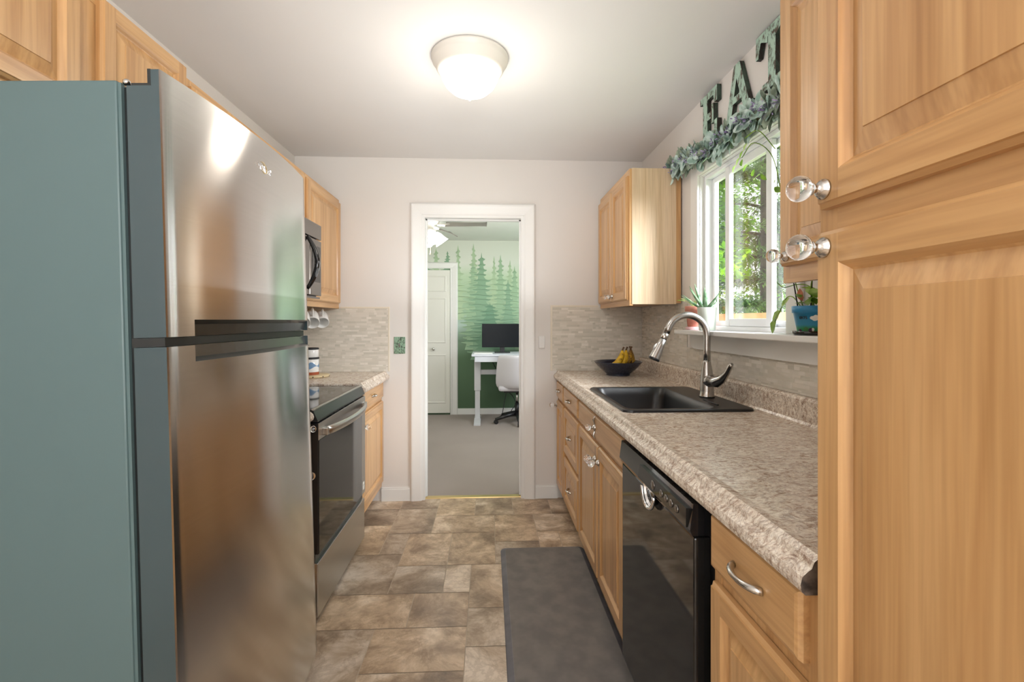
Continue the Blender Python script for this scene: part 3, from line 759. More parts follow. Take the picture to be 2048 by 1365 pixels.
# ------------------------------------------------------------------ countertops
def counter_profile(xf, s, curb_x, with_curb=True):
    """cross section (x,z); xf front edge, s=+1 right counter"""
    P = [(xf+s*.008, .868), (xf+s*.002, .874), (xf, .884), (xf+s*.003, .896), (xf+s*.012, .904), (xf+s*.018, .908), (xf+s*.022, .918), (xf+s*.032, CT+.004), (xf+s*.045, CT+.002), (xf+s*.055, CT)]
    if with_curb:
        P += [(curb_x-s*.012, CT), (curb_x-s*.004, CT+.003), (curb_x, CT+.012), (curb_x, CT+.085), (curb_x+s*.006, CT+.095), (curb_x+s*.028, CT+.097), (curb_x+s*.028, .868)]
    else: P += [(curb_x, CT), (curb_x, .868)]
    return P
ct = thing('countertop', (.8, 2.08, .868), 'long beige and brown granite look counter with the black sink set in it', 'countertop')
mb = MB()
CXF, CB = .472, 1.095
full = counter_profile(CXF, 1, CB)
SX0, SX1, SY0, SY1 = .555, 1.045, 1.885, 2.505
front = [p for p in full[:10]]+[(SX0, CT), (SX0, .868)]
back = [(SX1, .868), (SX1, CT)]+full[10:]
mb.prism(full, .705, SY0, 'laminate', axis=1, cap_mat='laminate_core', caps=(True, False))
mb.prism(full, SY1, WYB-.001, 'laminate', axis=1, caps=(False, True))
mb.prism(front, SY0, SY1, 'laminate', axis=1, caps=(False, False)); mb.prism(back, SY0, SY1, 'laminate', axis=1, caps=(False, False))
mb.build('counter_slab', parent=ct)
ct2 = thing('countertop', (-1.05, 3.13, .868), 'short granite look counter in the corner beyond the range', 'countertop')
mb = MB(); mb.prism([(2*(-.36)-x, z) if False else (x, z) for x, z in counter_profile(-.705, -1, -1.368, False)], 2.806, WYB-.001, 'laminate', axis=1); mb.build('counter_slab', parent=ct2)
ct3 = thing('countertop', (-1.05, 1.9, .868), 'narrow granite look counter between fridge and range', 'countertop')
mb = MB(); mb.prism(counter_profile(-.725, -1, -1.368, False), 1.815, 2.034, 'laminate', axis=1); mb.build('counter_slab', parent=ct3)

# ------------------------------------------------------------------ sink
sk = thing('sink', (.8, 2.195, CT), 'black composite drop in sink with rounded corners in the counter', 'sink')
mb = MB(); h = CT
ring = [rrect(.532, 1.862, 1.072, 2.532, .035, h+.0005), rrect(.534, 1.864, 1.070, 2.530, .035, h+.008), rrect(.540, 1.870, 1.064, 2.524, .032, h+.011),
        rrect(.556, 1.896, .925, 2.500, .045, h+.010), rrect(.560, 1.900, .921, 2.496, .045, h+.005), rrect(.572, 1.912, .909, 2.484, .05, h-.03), rrect(.585, 1.925, .895, 2.470, .06, h-.19), rrect(.615, 1.955, .865, 2.44, .06, h-.205)]
mb.loft(ring[:4], 'sink_composite'); mb.loft(ring[3:], 'sink_composite', True, cap1=True)
o = mb.build('basin', parent=sk)
mb = MB(); mb.lathe([(.045, h-.2045), (.045, h-.2025), (.036, h-.202), (.03, h-.204), (0, h-.2045)], Matrix.Translation((.74, 2.2, 0)), 'nickel', 20); mb.build('drain', parent=sk)
mb = MB(); mb.tube([(.955, 1.955, h+.0115), (.955, 2.09, h+.0115)], [.0035, .0035], 'sink_composite', 8); mb.build('rim_ridge', parent=sk)
# faucet
FXx, FYy = 1.005, 2.165; fz = CT+.011
fa = thing('faucet', (FXx, FYy, fz), 'brushed nickel gooseneck faucet with pull down spray head and lever', 'faucet')
mb = MB(); mb.lathe([(.034, fz), (.034, fz+.008), (.0315, fz+.012), (.030, fz+.03), (.029, fz+.075), (.027, fz+.105), (.022, fz+.135), (.0175, fz+.16), (.0160, fz+.17)], Matrix.Translation((FXx, FYy, 0)), 'faucet_nickel', 28); mb.build('base', parent=fa)
mb = MB(); pts = [(FXx, FYy, fz+.155), (FXx, FYy, fz+.22)]
ra = .093; cxn = FXx-ra; cz = fz+.285
pts += [(FXx, FYy, fz+.26)]
for i in range(0, 15):
    a = R(0+160*i/14); pts.append((cxn+ra*math.cos(a), FYy, cz+ra*math.sin(a)))
pts.append(tuple(Vector(pts[-1])+(Vector(pts[-1])-Vector(pts[-2])).normalized()*.022))
mb.tube(pts, .0158, 'faucet_nickel', 20); mb.build('neck', parent=fa)
e = Vector(pts[-1]); dr_ = (Vector(pts[-1])-Vector(pts[-2])).normalized()
M_ = Matrix.Translation(e) @ dr_.to_track_quat('Z', 'Y').to_matrix().to_4x4()
mb = MB(); mb.lathe([(.0145, 0), (.0135, .001), (.0135, .005), (.0152, .006), (.0150, .03), (.014, .031), (.014, .034), (.0155, .035), (.0185, .065), (.025, .128), (.0265, .134), (.023, .138), (.014, .136), (0, .136)], M_, 'faucet_nickel', 24,
    mats=['faucet_nickel', 'black_satin', 'faucet_nickel', 'nickel', 'black_satin', 'black_satin', 'faucet_nickel', 'faucet_nickel', 'faucet_nickel', 'black_satin', 'black_satin', 'black_satin', 'black_satin'])
sh = mb.build('spray_head', parent=fa)
mb = MB(); q = M_ @ Vector((0, 0, .078)); side_ = Vector((-dr_.z, 0, dr_.x)); side_ = -side_ if side_.x > 0 else side_
mb.tube([q+side_*.017-dr_*.014, q+side_*.021, q+side_*.0215+dr_*.016], [.004, .006, .004], 'white_plastic', 10); mb.build('spray_button', parent=sh)
mb = MB(); lz = fz+.078
mb.tube([(FXx, FYy-.012, lz), (FXx, FYy-.034, lz), (FXx+.002, FYy-.05, lz+.001)], [.027, .029, .026], 'faucet_nickel', 18, squash=.95)
mb.tube([(FXx, FYy-.04, lz+.002), (FXx+.004, FYy-.09, lz+.004), (FXx+.008, FYy-.13, lz+.022), (FXx+.010, FYy-.165, lz+.05), (FXx+.012, FYy-.195, lz+.085), (FXx+.012, FYy-.205, lz+.092)], [.027, .025, .018, .012, .0105, .006], 'faucet_nickel', 16)
mb.build('lever', parent=fa)

# ------------------------------------------------------------------ backsplash mosaic
def mosaic(mb, a0, a1, z0, z1, place, seed):
    rr = random.Random(seed); z = z0
    rows = []
    while z < z1-.004:
        hgt = rr.choice((.0075, .0155, .0155, .011)); rows.append((z, min(z+hgt, z1))); z += hgt
    for (za, zb) in rows:
        a = a0-rr.uniform(0, .05)
        while a < a1:
            w = rr.choice((.02, .035, .05, .05, .075)) ; b_ = a+w
            x, y = max(a, a0), min(b_, a1)
            if y-x > .003:
                t = rr.random(); t = t if rr.random() > .2 else 1.0*rr.uniform(.85, 1)
                g = .0007; P = [place(x+g, za+g), place(y-g, za+g), place(y-g, zb-g), place(x+g, zb-g)]
                mb.quad(P, 'mosaic', at=(t*.9+.05, rr.random(), rr.random(), 1))
            a = b_
xs = WXR-.006; ys = WYB-.006
apz, y_ap0, y_ap1 = 1.135, 1.35, 2.66
bs = thing('backsplash', (WXR, 2.2, CT+.097), 'glass and stone mosaic backsplash on the window wall behind the faucet', 'backsplash', 'mosaic backsplash panels')
mb = MB()
for k, (a, b_, zt_) in enumerate(((.70, y_ap0, 1.385), (y_ap0, y_ap1, apz-.0005), (y_ap1, WYB-.0065, 1.383))):
    mb.box((xs+.0006, a, CT+.0975), (WXR-.0003, b_, zt_), 'mosaic_grout'); mosaic(mb, a, b_, CT+.0975, zt_, lambda a, z: (xs, a, z), k+1)
mb.build('tiles', parent=bs, recalc=False)
xe = .462
bs = thing('backsplash', (.8, WYB, CT+.001), 'mosaic backsplash behind the fruit bowl on the doorway wall', 'backsplash', 'mosaic backsplash panels')
mb = MB()
mb.box((xe, ys+.0006, CT+.001), (WXR-.03, WYB-.0003, 1.385), 'mosaic_grout'); mosaic(mb, xe, WXR-.006, CT+.001, 1.385, lambda a, z: (a, ys, z), 4)
mb.build('tiles', parent=bs, recalc=False)
mb = MB(); mb.box((xe-.014, ys-.001, CT+.0012), (xe, WYB-.0003, 1.397), 'tile_edge', .002); mb.box((xe, ys-.001, 1.385), (.80, WYB-.0003, 1.397), 'tile_edge', .002); mb.build('edge_strip', parent=bs)
xe2 = -.715
b2 = thing('backsplash', (-1.0, WYB, CT+.001), 'mosaic backsplash on the doorway wall beyond the range', 'backsplash', 'mosaic backsplash panels')
mb = MB(); mb.box((WXL+.007, ys+.0006, CT+.001), (xe2, WYB-.0003, 1.372), 'mosaic_grout'); mosaic(mb, WXL+.007, xe2, CT+.001, 1.372, lambda a, z: (a, ys, z), 5)
mb.build('tiles', parent=b2, recalc=False)
mb = MB(); mb.box((xe2, ys-.001, CT+.0012), (xe2+.012, WYB-.0003, 1.384), 'tile_edge', .002); mb.box((-1.05, ys-.001, 1.372), (xe2, WYB-.0003, 1.384), 'tile_edge', .002); mb.build('edge_strip', parent=b2)
b3 = thing('backsplash', (WXL, 2.6, CT+.001), 'mosaic backsplash on the fridge side wall behind the canisters', 'backsplash', 'mosaic backsplash panels')
mb = MB(); mb.box((WXL+.0003, 1.80, CT+.001), (WXL+.0054, WYB-.008, 1.372), 'mosaic_grout'); mosaic(mb, 1.80, WYB-.008, CT+.001, 1.372, lambda a, z: (WXL+.006, a, z), 6)
mb.build('tiles', parent=b3, recalc=False)

# ------------------------------------------------------------------ wall cabinets
def wall_cab(name, side, xw, xf, y0, y1, z0, z1, label, group, pale_end=None):
    r_ = thing(name, ((xw+xf)/2, (y0+y1)/2, z0), label, 'cabinet', group)
    mb = MB(); s = -1 if side == 'R' else 1
    mb.box((xw-s*-.001, y0+.0006, z0+.002), (xf, y1-.0006, z1), 'wood_z')
    mb.box((xf, y0+.0006, z0), (xf+s*.0015, y0+.032, z1), 'wood_z'); mb.box((xf, y1-.032, z0), (xf+s*.0015, y1-.0006, z1), 'wood_z')
    for a, b_ in ((z0, z0+.036), (z1-.036, z1)): mb.box((xf, y0+.032, a), (xf+s*.0015, y1-.032, b_), 'wood_y')
    mb.box((xf-s*.018, y0+.0006, z0-.012), (xf+s*.0015, y1-.0006, z0), 'wood_y')
    if pale_end is not None:
        ye, sg = pale_end
        mb.box((xw-s*-.001+s*.03, ye, z0-.004), (xf-s*.012, ye+sg*.004, z1+.002), 'wood_pale')
    mb.build('body', parent=r_)
    return r_
g2 = 'wall cabinets on the window side'
XW = .815
c1 = wall_cab('wall_cabinet', 'R', WXR-.008, XW, 2.735, WYB-.008, 1.385, 2.165, 'pale sided wall cabinet above the fruit bowl in the corner', g2, (2.735, -1))
d = panel_door('door', 'R', XW-D_, 2.745, 3.075, 1.405, 2.125, c1, fw=.05); crystal_knob('R', XW-.0215, 3.045, 1.44, d, .014)
d = panel_door('door', 'R', XW-D_, 3.085, 3.445, 1.405, 2.125, c1, fw=.05); crystal_knob('R', XW-.0215, 3.115, 1.44, d, .014)
c2 = wall_cab('wall_cabinet', 'R', WXR-.008, XW, .70, 1.288, 1.40, 2.20, 'wall cabinet between the window and the tall pantry', g2)
d = panel_door('door', 'R', XW-D_, .715, 1.277, 1.433, 2.165, c2, fw=.05); crystal_knob('R', XW-.0215, 1.245, 1.458, d)
# pantry
pn = thing('pantry_cabinet', (.8, .38, 0), 'tall honey wood pantry cabinet with upper and lower doors at the frame edge', 'cabinet')
mb = MB(); PX = .498
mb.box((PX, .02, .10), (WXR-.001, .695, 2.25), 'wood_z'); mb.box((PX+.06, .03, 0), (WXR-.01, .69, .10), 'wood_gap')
mb.box((PX-.0015, .66, .10), (PX, .695, 2.25), 'wood_z'); mb.box((PX-.0015, .05, 1.395), (PX, .66, 1.465), 'wood_y')
mb.build('body', parent=pn)
d = panel_door('door', 'R', PX-D_, .06, .680, 1.447, 2.20, pn, fw=.047); crystal_knob('R', PX-.0215, .660, 1.472, d, .0185)
d = panel_door('door', 'R', PX-D_, .06, .680, .125, 1.413, pn, fw=.047); crystal_knob('R', PX-.0215, .660, 1.389, d, .0185)

# left wall cabinets
g3 = 'wall cabinets on the fridge side'
XL = -1.062
l1 = wall_cab('wall_cabinet', 'L', WXL, XL, .93, 1.735, 1.80, 2.175, 'short wall cabinet directly above the refrigerator', g3)
d = panel_door('door', 'L', XL+D_, .945, 1.283, 1.815, 2.165, l1, fw=.045)
d = panel_door('door', 'L', XL+D_, 1.350, 1.715, 1.815, 2.165, l1, fw=.045)
l2 = wall_cab('wall_cabinet', 'L', WXL, XL, 1.735, 2.04, 1.38, 2.140, 'narrow wall cabinet between the fridge top cabinet and the microwave', g3)
d = panel_door('door', 'L', XL+D_, 1.75, 2.025, 1.40, 2.115, l2, fw=.045)
l3 = wall_cab('wall_cabinet', 'L', WXL, XL, 2.04, 2.80, 1.835, 2.140, 'short wall cabinet directly above the microwave', g3)
d = panel_door('door', 'L', XL+D_, 2.055, 2.415, 1.85, 2.115, l3, fw=.045); d = panel_door('door', 'L', XL+D_, 2.425, 2.785, 1.85, 2.115, l3, fw=.045)
l4 = wall_cab('wall_cabinet', 'L', WXL+.0, XL, 2.80, WYB-.002, 1.383, 2.140, 'wall cabinet in the corner above the hanging mugs', g3)
d = panel_door('door', 'L', XL+D_, 2.822, 3.44, 1.405, 2.115, l4, fw=.05); crystal_knob('L', XL+.0215, 2.85, 1.44, d, .014)
# left base cabinets
XLB = -.762
def left_base(y0, y1, label):
    r_ = base_cab(y0, y1, label, 'base cabinets on the fridge side', side='L', x_face=XLB, x_back=WXL+.001)
    return r_
lb = left_base(2.806, WYB-.002, 'base cabinet between the range and the doorway wall, glass knob and drawer pull')
dr = panel_door('drawer', 'L', XLB+D_, 2.822, 3.43, .748, .856, lb, panel=False); ring_pull('L', XLB+.02, 3.12, .805, dr)
d = panel_door('door', 'L', XLB+D_, 2.822, 3.43, .150, .722, lb); crystal_knob('L', XLB+.02, 2.86, .66, d)
lc = left_base(1.815, 2.034, 'narrow base cabinet squeezed between fridge and range')
dr = panel_door('drawer', 'L', XLB+D_, 1.825, 2.02, .748, .860, lc, panel=False); crystal_knob('L', XLB+.02, 1.985, .845, dr, .013)
d = panel_door('door', 'L', XLB+D_, 1.825, 2.02, .150, .722, lc); crystal_knob('L', XLB+.02, 1.965, .66, d, .015)

# ------------------------------------------------------------------ refrigerator
TILT = R(1.6)
FB = -1.33; FY0_, FY1_ = 1.008, 1.792
fg = thing('refrigerator', (FB, (FY0_+FY1_)/2, .001), 'top freezer refrigerator with brushed steel doors and teal grey side', 'refrigerator', rot=(0, -TILT, 0))
# (children are built upright in world coordinates and lean back with the root)
BX = -.702; DX = -.617; ZT = 1.756
mb = MB(); mb.box((FB+.02, FY0_, .05), (BX, FY1_, ZT), 'fridge_side', .004); mb.build('body', parent=fg)
mb = MB(); mb.box((BX-.002, FY0_+.012, .06), (DX-.068, FY1_-.012, ZT-.01), 'fridge_dark'); 
mb.box((BX-.001, FY0_+.004, .06), (BX+.006, FY0_+.012, ZT-.004), 'fridge_side'); mb.build('gasket', parent=fg)
def door_outline(y0, y1, xb, xf, bulge=.026):
    P = [(xb, y0), (xf-.002, y0)]
    W = y1-y0; n = 26
    for i in range(n+1):
        t = i/n; y = y0+.003+(W-.006)*t
        x = xf+bulge*(1-(2*t-1)**2)
        e_ = (1-t)*W
        if e_ < .045: x -= .012*(1-e_/.045)**2.2
        P.append((x, y))
    P.append((xb, y1)); return P
def xfront(y): 
    t = (y-FY0_)/(FY1_-FY0_); return DX+.026*(1-(2*t-1)**2)
def fridge_door(name, y0, y1, sections, parts=None):
    mb = MB()
    for (ya, yb, za, zb, caps) in sections:
        full = door_outline(FY0_, FY1_, DX-.066, DX)
        F = full[1:-1]
        def at(y):
            for p, q in zip(F, F[1:]):
                if p[1] <= y <= q[1] and q[1] > p[1]: return (p[0]+(q[0]-p[0])*(y-p[1])/(q[1]-p[1]), y)
            return F[-1]
        if ya <= FY0_ and yb >= FY1_: P = full
        else:
            inner = [p for p in F if ya < p[1] < yb]
            P = [(DX-.066, ya)]+([F[0]] if ya <= FY0_ else [at(ya)])+[p for p in inner if p != F[0]]+([at(yb)] if yb < FY1_ else [])+[(DX-.066, yb)]
        n = len(P)
        def p3(p, z): return (p[0], p[1], z)
        for k in range(n):
            j = (k+1) % n; a, b_ = P[k], P[j]
            mat = 'fridge_door_side' if (k == 0 or k >= n-2) else 'steel'
            mb.quad([p3(a, za), p3(b_, za), p3(b_, zb), p3(a, zb)], mat, smooth=(mat == 'steel' and 1 < k))
        mb.face(mb.pts([p3(p, za) for p in P])[::-1], 'fridge_dark'); mb.face(mb.pts([p3(p, zb) for p in P]), 'fridge_door_side')
    o = mb.build(name, parent=fg)
    bm = bmesh.new(); bm.from_mesh(o.data); bmesh.ops.remove_doubles(bm, verts=bm.verts, dist=1e-5); bmesh.ops.recalc_face_normals(bm, faces=bm.faces)
    sp_ = [e_ for e_ in bm.edges if len(e_.link_faces) == 2 and e_.link_faces[0].normal.angle(e_.link_faces[1].normal, 0) > R(35)]
    bmesh.ops.split_edges(bm, edges=sp_); bm.to_mesh(o.data); bm.free()
    return o
PY = 1.085; PY2 = FY1_-.022
zM = 1.744
zA, zB, zC, zD, zE = 1.777, 1.268, 1.232, 1.212, 1.176
fd = fridge_door('freezer_door', 0, 0, [(FY0_, FY1_, zB, zM, 1), (FY0_, PY, zC, zB, 1), (PY2, FY1_, zC, zB, 1)])
ld = fridge_door('fridge_door', 0, 0, [(FY0_, FY1_, .08, zE, 1), (FY0_, PY, zE, zD, 1), (PY2, FY1_, zE, zD, 1)])
def pocket(door, za, zb, top):
    mb = MB(); ys_ = [PY+(PY2-PY)*k/12 for k in range(13)]
    A = []; B = []; C = []
    for y in ys_:
        x = xfront(y)-.001
        # sloping scoop from the steel edge back into the gap
        if top: A.append((x, y, zb)); B.append((x-.012, y, zb-.010)); C.append((x-.018, y, za))
        else: A.append((x, y, za)); B.append((x-.012, y, za+.010)); C.append((x-.018, y, zb))
    D_2 = [(DX-.064, p[1], p[2]) for p in C]
    for rA, rB, mt_ in ((A, B, 'pocket'), (B, C, 'pocket'), (C, D_2, 'fridge_dark')):
        for k in range(12): mb.quad([rA[k], rA[k+1], rB[k+1], rB[k]], mt_, True)
    o = mb.build('handle', parent=door); o['label'] = 'dark scooped hand grip along the door edge'
pocket(fd, zC, zB, True); pocket(ld, zE, zD, False)
# hinge covers
mb = MB()
mb.prism([(BX-.03, ZT+.001), (BX-.03, ZT+.012), (DX-.040, ZT+.012), (DX-.034, zA+.010), (DX-.012, zA+.010), (DX-.012, zA-.004), (DX-.03, ZT-.004), (BX-.0, ZT+.001)], FY1_-.075, FY1_-.02, 'fridge_dark', axis=1)
mb.build('hinge_cover', parent=fg)
# lip along the top of the freezer door (dark plastic channel)
mb = MB(); P = door_outline(FY0_, FY1_, DX-.018, DX); F_ = P[1:-1]; Bk = [(max(p[0]-.016, DX-.018), p[1]) for p in F_]
for k in range(len(F_)-1):
    a, b_, c_, d_2 = F_[k], F_[k+1], Bk[k+1], Bk[k]
    mb.quad([(a[0], a[1], zM), (b_[0], b_[1], zM), (b_[0], b_[1], zA), (a[0], a[1], zA)], 'steel', True)
    mb.quad([(a[0], a[1], zA), (b_[0], b_[1], zA), (c_[0], c_[1], zA), (d_2[0], d_2[1], zA)], 'fridge_door_side')
    mb.quad([(d_2[0], d_2[1], zM), (c_[0], c_[1], zM), (c_[0], c_[1], zA), (d_2[0], d_2[1], zA)], 'fridge_dark')
for k in (0, -1): mb.quad([(F_[k][0], F_[k][1], zM), (F_[k][0], F_[k][1], zA), (Bk[k][0], Bk[k][1], zA), (Bk[k][0], Bk[k][1], zM)], 'fridge_door_side')
lip = mb.build('top_lip', parent=fd, recalc=False)
bm = bmesh.new(); bm.from_mesh(lip.data); bmesh.ops.remove_doubles(bm, verts=bm.verts, dist=1e-5); bmesh.ops.recalc_face_normals(bm, faces=bm.faces)
bmesh.ops.split_edges(bm, edges=[e_ for e_ in bm.edges if len(e_.link_faces) == 2 and e_.link_faces[0].normal.angle(e_.link_faces[1].normal, 0) > R(35)]); bm.to_mesh(lip.data); bm.free()
mb = MB(); mb.box((DX-.058, FY0_+.002, zM+.0004), (DX-.020, FY1_-.012, zM+.006), 'fridge_dark'); mb.box((DX-.026, FY0_+.002, zM+.006), (DX-.0195, FY1_-.012, zA+.002), 'fridge_dark')
mb.build('door_cap', parent=fd)
mb = MB(); mb.lathe([(.007, ZT-.004), (.007, ZT+.004), (.004, ZT+.007), (0, ZT+.007)], Matrix.Translation((BX+.010, FY0_+.014, 0)), 'nickel', 14); mb.build('hinge_pin', parent=fg)
mb = MB(); mb.box((DX-.071, FY0_+.002, zD+.0008), (DX-.006, FY1_-.05, zC-.0008), 'fridge_dark'); mb.build('center_hinge', parent=fg)
mb = MB(); mb.box((BX-.03, FY0_+.03, .0), (BX+.02, FY1_-.03, .06), 'fridge_dark'); mb.build('kick_grille', parent=fg)
def text_mesh(txt, size, M_, mat, name, parent, depth=.0004, bend=None, bold=0.0):
    cu = bpy.data.curves.new(name, 'FONT'); cu.body = txt; cu.size = size; cu.align_x = 'CENTER'; cu.align_y = 'CENTER'; cu.extrude = depth; cu.offset = bold
    to = bpy.data.objects.new('tmp_text', cu); COL.objects.link(to)
    dg = bpy.context.evaluated_depsgraph_get(); me = bpy.data.meshes.new_from_object(to.evaluated_get(dg))
    bpy.data.objects.remove(to)
    mb = MB(); i = mb.pts([(bend(v.co) if bend else M_ @ v.co) for v in me.vertices])
    for p in me.polygons: mb.face([i[k] for k in p.vertices], mat)
    return mb.build(name, parent=parent)
# badge: text runs along +Y, faces +X
yB = 1.40; xB = xfront(yB)+.0008
Mb = Matrix.Translation((xB, yB, 1.698)) @ Matrix(((0, 0, 1, 0), (1, 0, 0, 0), (0, 1, 0, 0), (0, 0, 0, 1)))
bd = text_mesh('Whirlpool', .021, Mb, 'chrome', 'badge', fd, .0008)
mb = MB(); pts = []
for k in range(22):
    a = R(-150+300*k/21); pts.append((xB+.001, yB-.004+.017*math.cos(a), 1.700+.0125*math.sin(a)-.006*math.cos(a)))
mb.tube(pts, [.0004+.0010*math.sin(PI*k/21) for k in range(22)], 'brass', 6); mb.build('badge_swoosh', parent=fd)

# ------------------------------------------------------------------ range
rg = thing('range_stove', (-1.03, 2.42, 0), 'slide in electric range with black glass top and steel bar handle', 'stove')
RY0, RY1, RX = 2.040, 2.800, -.742
mb = MB(); mb.box((WXL+.02, RY0, .03), (RX-.02, RY1, .90), 'black_satin'); mb.build('body', parent=rg)
mb = MB(); mb.box((WXL+.012, RY0-.003, .902), (RX+.0, RY1+.003, .914), 'black_glass', .003)
mb.build('cooktop', parent=rg)
for (x, y, r_) in ((-1.20, 2.24, .09), (-1.20, 2.60, .075), (-.93, 2.24, .075), (-.93, 2.60, .11)):
    mb = MB()
    for rr_ in (r_, r_*.62):
        a = [(x+rr_*math.cos(t), y+rr_*math.sin(t), .9145) for t in [2*PI*k/40 for k in range(40)]]; b_ = [(x+(rr_-.002)*math.cos(t), y+(rr_-.002)*math.sin(t), .9145) for t in [2*PI*k/40 for k in range(40)]]
        mb.loft([a, b_], 'microwave_steel')
    mb.build('burner', parent=rg, recalc=False)
mb = MB(); mb.prism([(RX, .914), (RX+.012, .908), (RX+.030, .868), (RX+.030, .862), (RX-.02, .862), (RX-.02, .905)], RY0, RY1, 'black_satin', axis=1)
cp = mb.build('control_panel', parent=rg)
mb = MB(); mb.box((RX+.003, RY0+.001, .909), (RX+.016, RY1-.001, .9165), 'steel_range', .002); mb.build('front_trim', parent=rg)
# oven door
ODX = RX+.034
mb = MB(); mb.box((RX-.018, RY0+.004, .305), (ODX-.002, RY1-.004, .855), 'black_satin', .003)
mb.box((ODX-.003, RY0+.004, .785), (ODX, RY1-.004, .855), 'steel_range', .001); mb.box((ODX-.003, RY1-.078, .306), (ODX, RY1-.004, .785), 'steel_range', .001)
od = mb.build('oven_door', parent=rg)
mb = MB(); mb.box((ODX-.0015, RY0+.004, .308), (ODX+.001, RY1-.078, .784), 'black_glass', .001); mb.build('oven_window', parent=od)
for k in range(6):
    mb = MB(); mb.box((ODX-.012, RY0+.13+k*.09, .8549), (ODX-.004, RY0+.185+k*.09, .8562), 'dark_hole'); mb.build('vent_slot', parent=od)
mb = MB(); mb.box((ODX, RY1-.055, .33), (ODX+.0012, RY1-.03, .352), 'paint_white'); mb.box((ODX, RY1-.055, .356), (ODX+.0012, RY1-.03, .372), 'paint_white'); lb_ = mb.build('energy_sticker', parent=od)
lb_['label'] = 'small white energy label on the door'
mb = MB(); n = 20; pts = []
rings = []
for k in range(n+1):
    t = k/n; y = RY0+.06+(RY1-RY0-.12)*t; d_ = .012+.040*math.sin(PI*t)**.7; zc = .812
    rings.append([(ODX+d_, y, zc-.019), (ODX+d_+.006, y, zc-.015), (ODX+d_+.010, y, zc+.002), (ODX+d_+.006, y, zc+.017), (ODX+d_, y, zc+.020), (ODX+d_-.006, y, zc+.012), (ODX+d_-.006, y, zc-.012)])
mb.loft(rings, 'steel_range', True, cap0=True, cap1=True)
for y in (RY0+.062, RY1-.062): mb.box((ODX-.001, y-.018, .796), (ODX+.022, y+.018, .828), 'steel_range', .003)
mb.build('handle', parent=od)
mb = MB(); mb.box((RX-.018, RY0+.004, .042), (ODX-.004, RY1-.004, .268), 'steel_range', .003); mb.build('drawer', parent=rg)
mb = MB(); mb.box((RX-.018, RY0+.004, .268), (ODX-.016, RY1-.004, .304), 'black_satin'); mb.box((RX-.06, RY0+.01, .0), (RX-.03, RY1-.01, .042), 'black_satin'); mb.build('reveal', parent=rg)

# ------------------------------------------------------------------ microwave
mw_ = thing('microwave', (-1.15, 2.42, 1.41), 'over the range microwave with black bowed handle under the short cabinet', 'microwave')
MX = -.955
mb = MB(); mb.box((WXL+.001, 2.045, 1.418), (MX-.03, 2.797, 1.830), 'black_satin'); mb.build('body', parent=mw_)
mb = MB(); mb.box((MX-.029, 2.046, 1.742), (MX, 2.796, 1.826), 'microwave_steel', .004); mb.build('vent_panel', parent=mw_)
mb = MB(); mb.box((MX-.029, 2.046, 1.425), (MX, 2.62, 1.735), 'microwave_steel', .004); md_ = mb.build('door', parent=mw_)
mb = MB(); mb.box((MX-.001, 2.11, 1.49), (MX+.002, 2.50, 1.69), 'black_glass', .001); mb.build('door_window', parent=md_)
mb = MB(); mb.box((MX-.029, 2.625, 1.425), (MX, 2.796, 1.735), 'microwave_steel', .004); kp = mb.build('control_panel', parent=mw_)
mb = MB(); mb.box((MX-.001, 2.65, 1.50), (MX+.002, 2.775, 1.70), 'black_glass', .001); mb.build('keypad', parent=kp)
mb = MB(); mb.box((WXL+.02, 2.06, 1.408), (MX-.005, 2.785, 1.418), 'microwave_steel'); mb.build('bottom_grille', parent=mw_)
mb = MB(); pts = []; rs = []
for k in range(17):
    t = k/16; pts.append((MX+.003+.052*math.sin(PI*t)**.9, 2.575+.0*t, 1.455+.275*t)); rs.append(.010+.005*math.sin(PI*t))
mb.tube(pts, rs, 'black_gloss', 12); mb.build('handle', parent=md_)

# ------------------------------------------------------------------ mugs, canisters
def mug(x, y, z, rot, label, first=[None]):
    if first[0] is None:
        r_ = thing('coffee_mug', (0, 0, 0), label, 'mug', 'white mugs hanging under the corner cabinet')
        mb = MB(); mb.lathe([(0, 0), (.036, 0), (.041, .004), (.043, .02), (.043, .095), (.0415, .097), (.039, .095), (.038, .01), (0, .007)], Matrix(), 'white_ceramic', 28); mb.build('cup', parent=r_)
        mb = MB(); pts = [(.040, 0, .020)]+[(.043+.034*math.sin(PI*k/10), 0, .05-.030*math.cos(PI*k/10)) for k in range(11)]+[(.040, 0, .080)]
        mb.tube(pts, .0055, 'white_ceramic', 10); mb.build('handle', parent=r_)
        first[0] = r_
    else:
        src = first[0]; r_ = src.copy(); COL.objects.link(r_)
        for c_ in list(src.children):
            k = c_.copy(); COL.objects.link(k); k.parent = r_
        r_['label'] = label
    r_.location = (x, y, z); r_.rotation_euler = rot; return r_
hooks = []
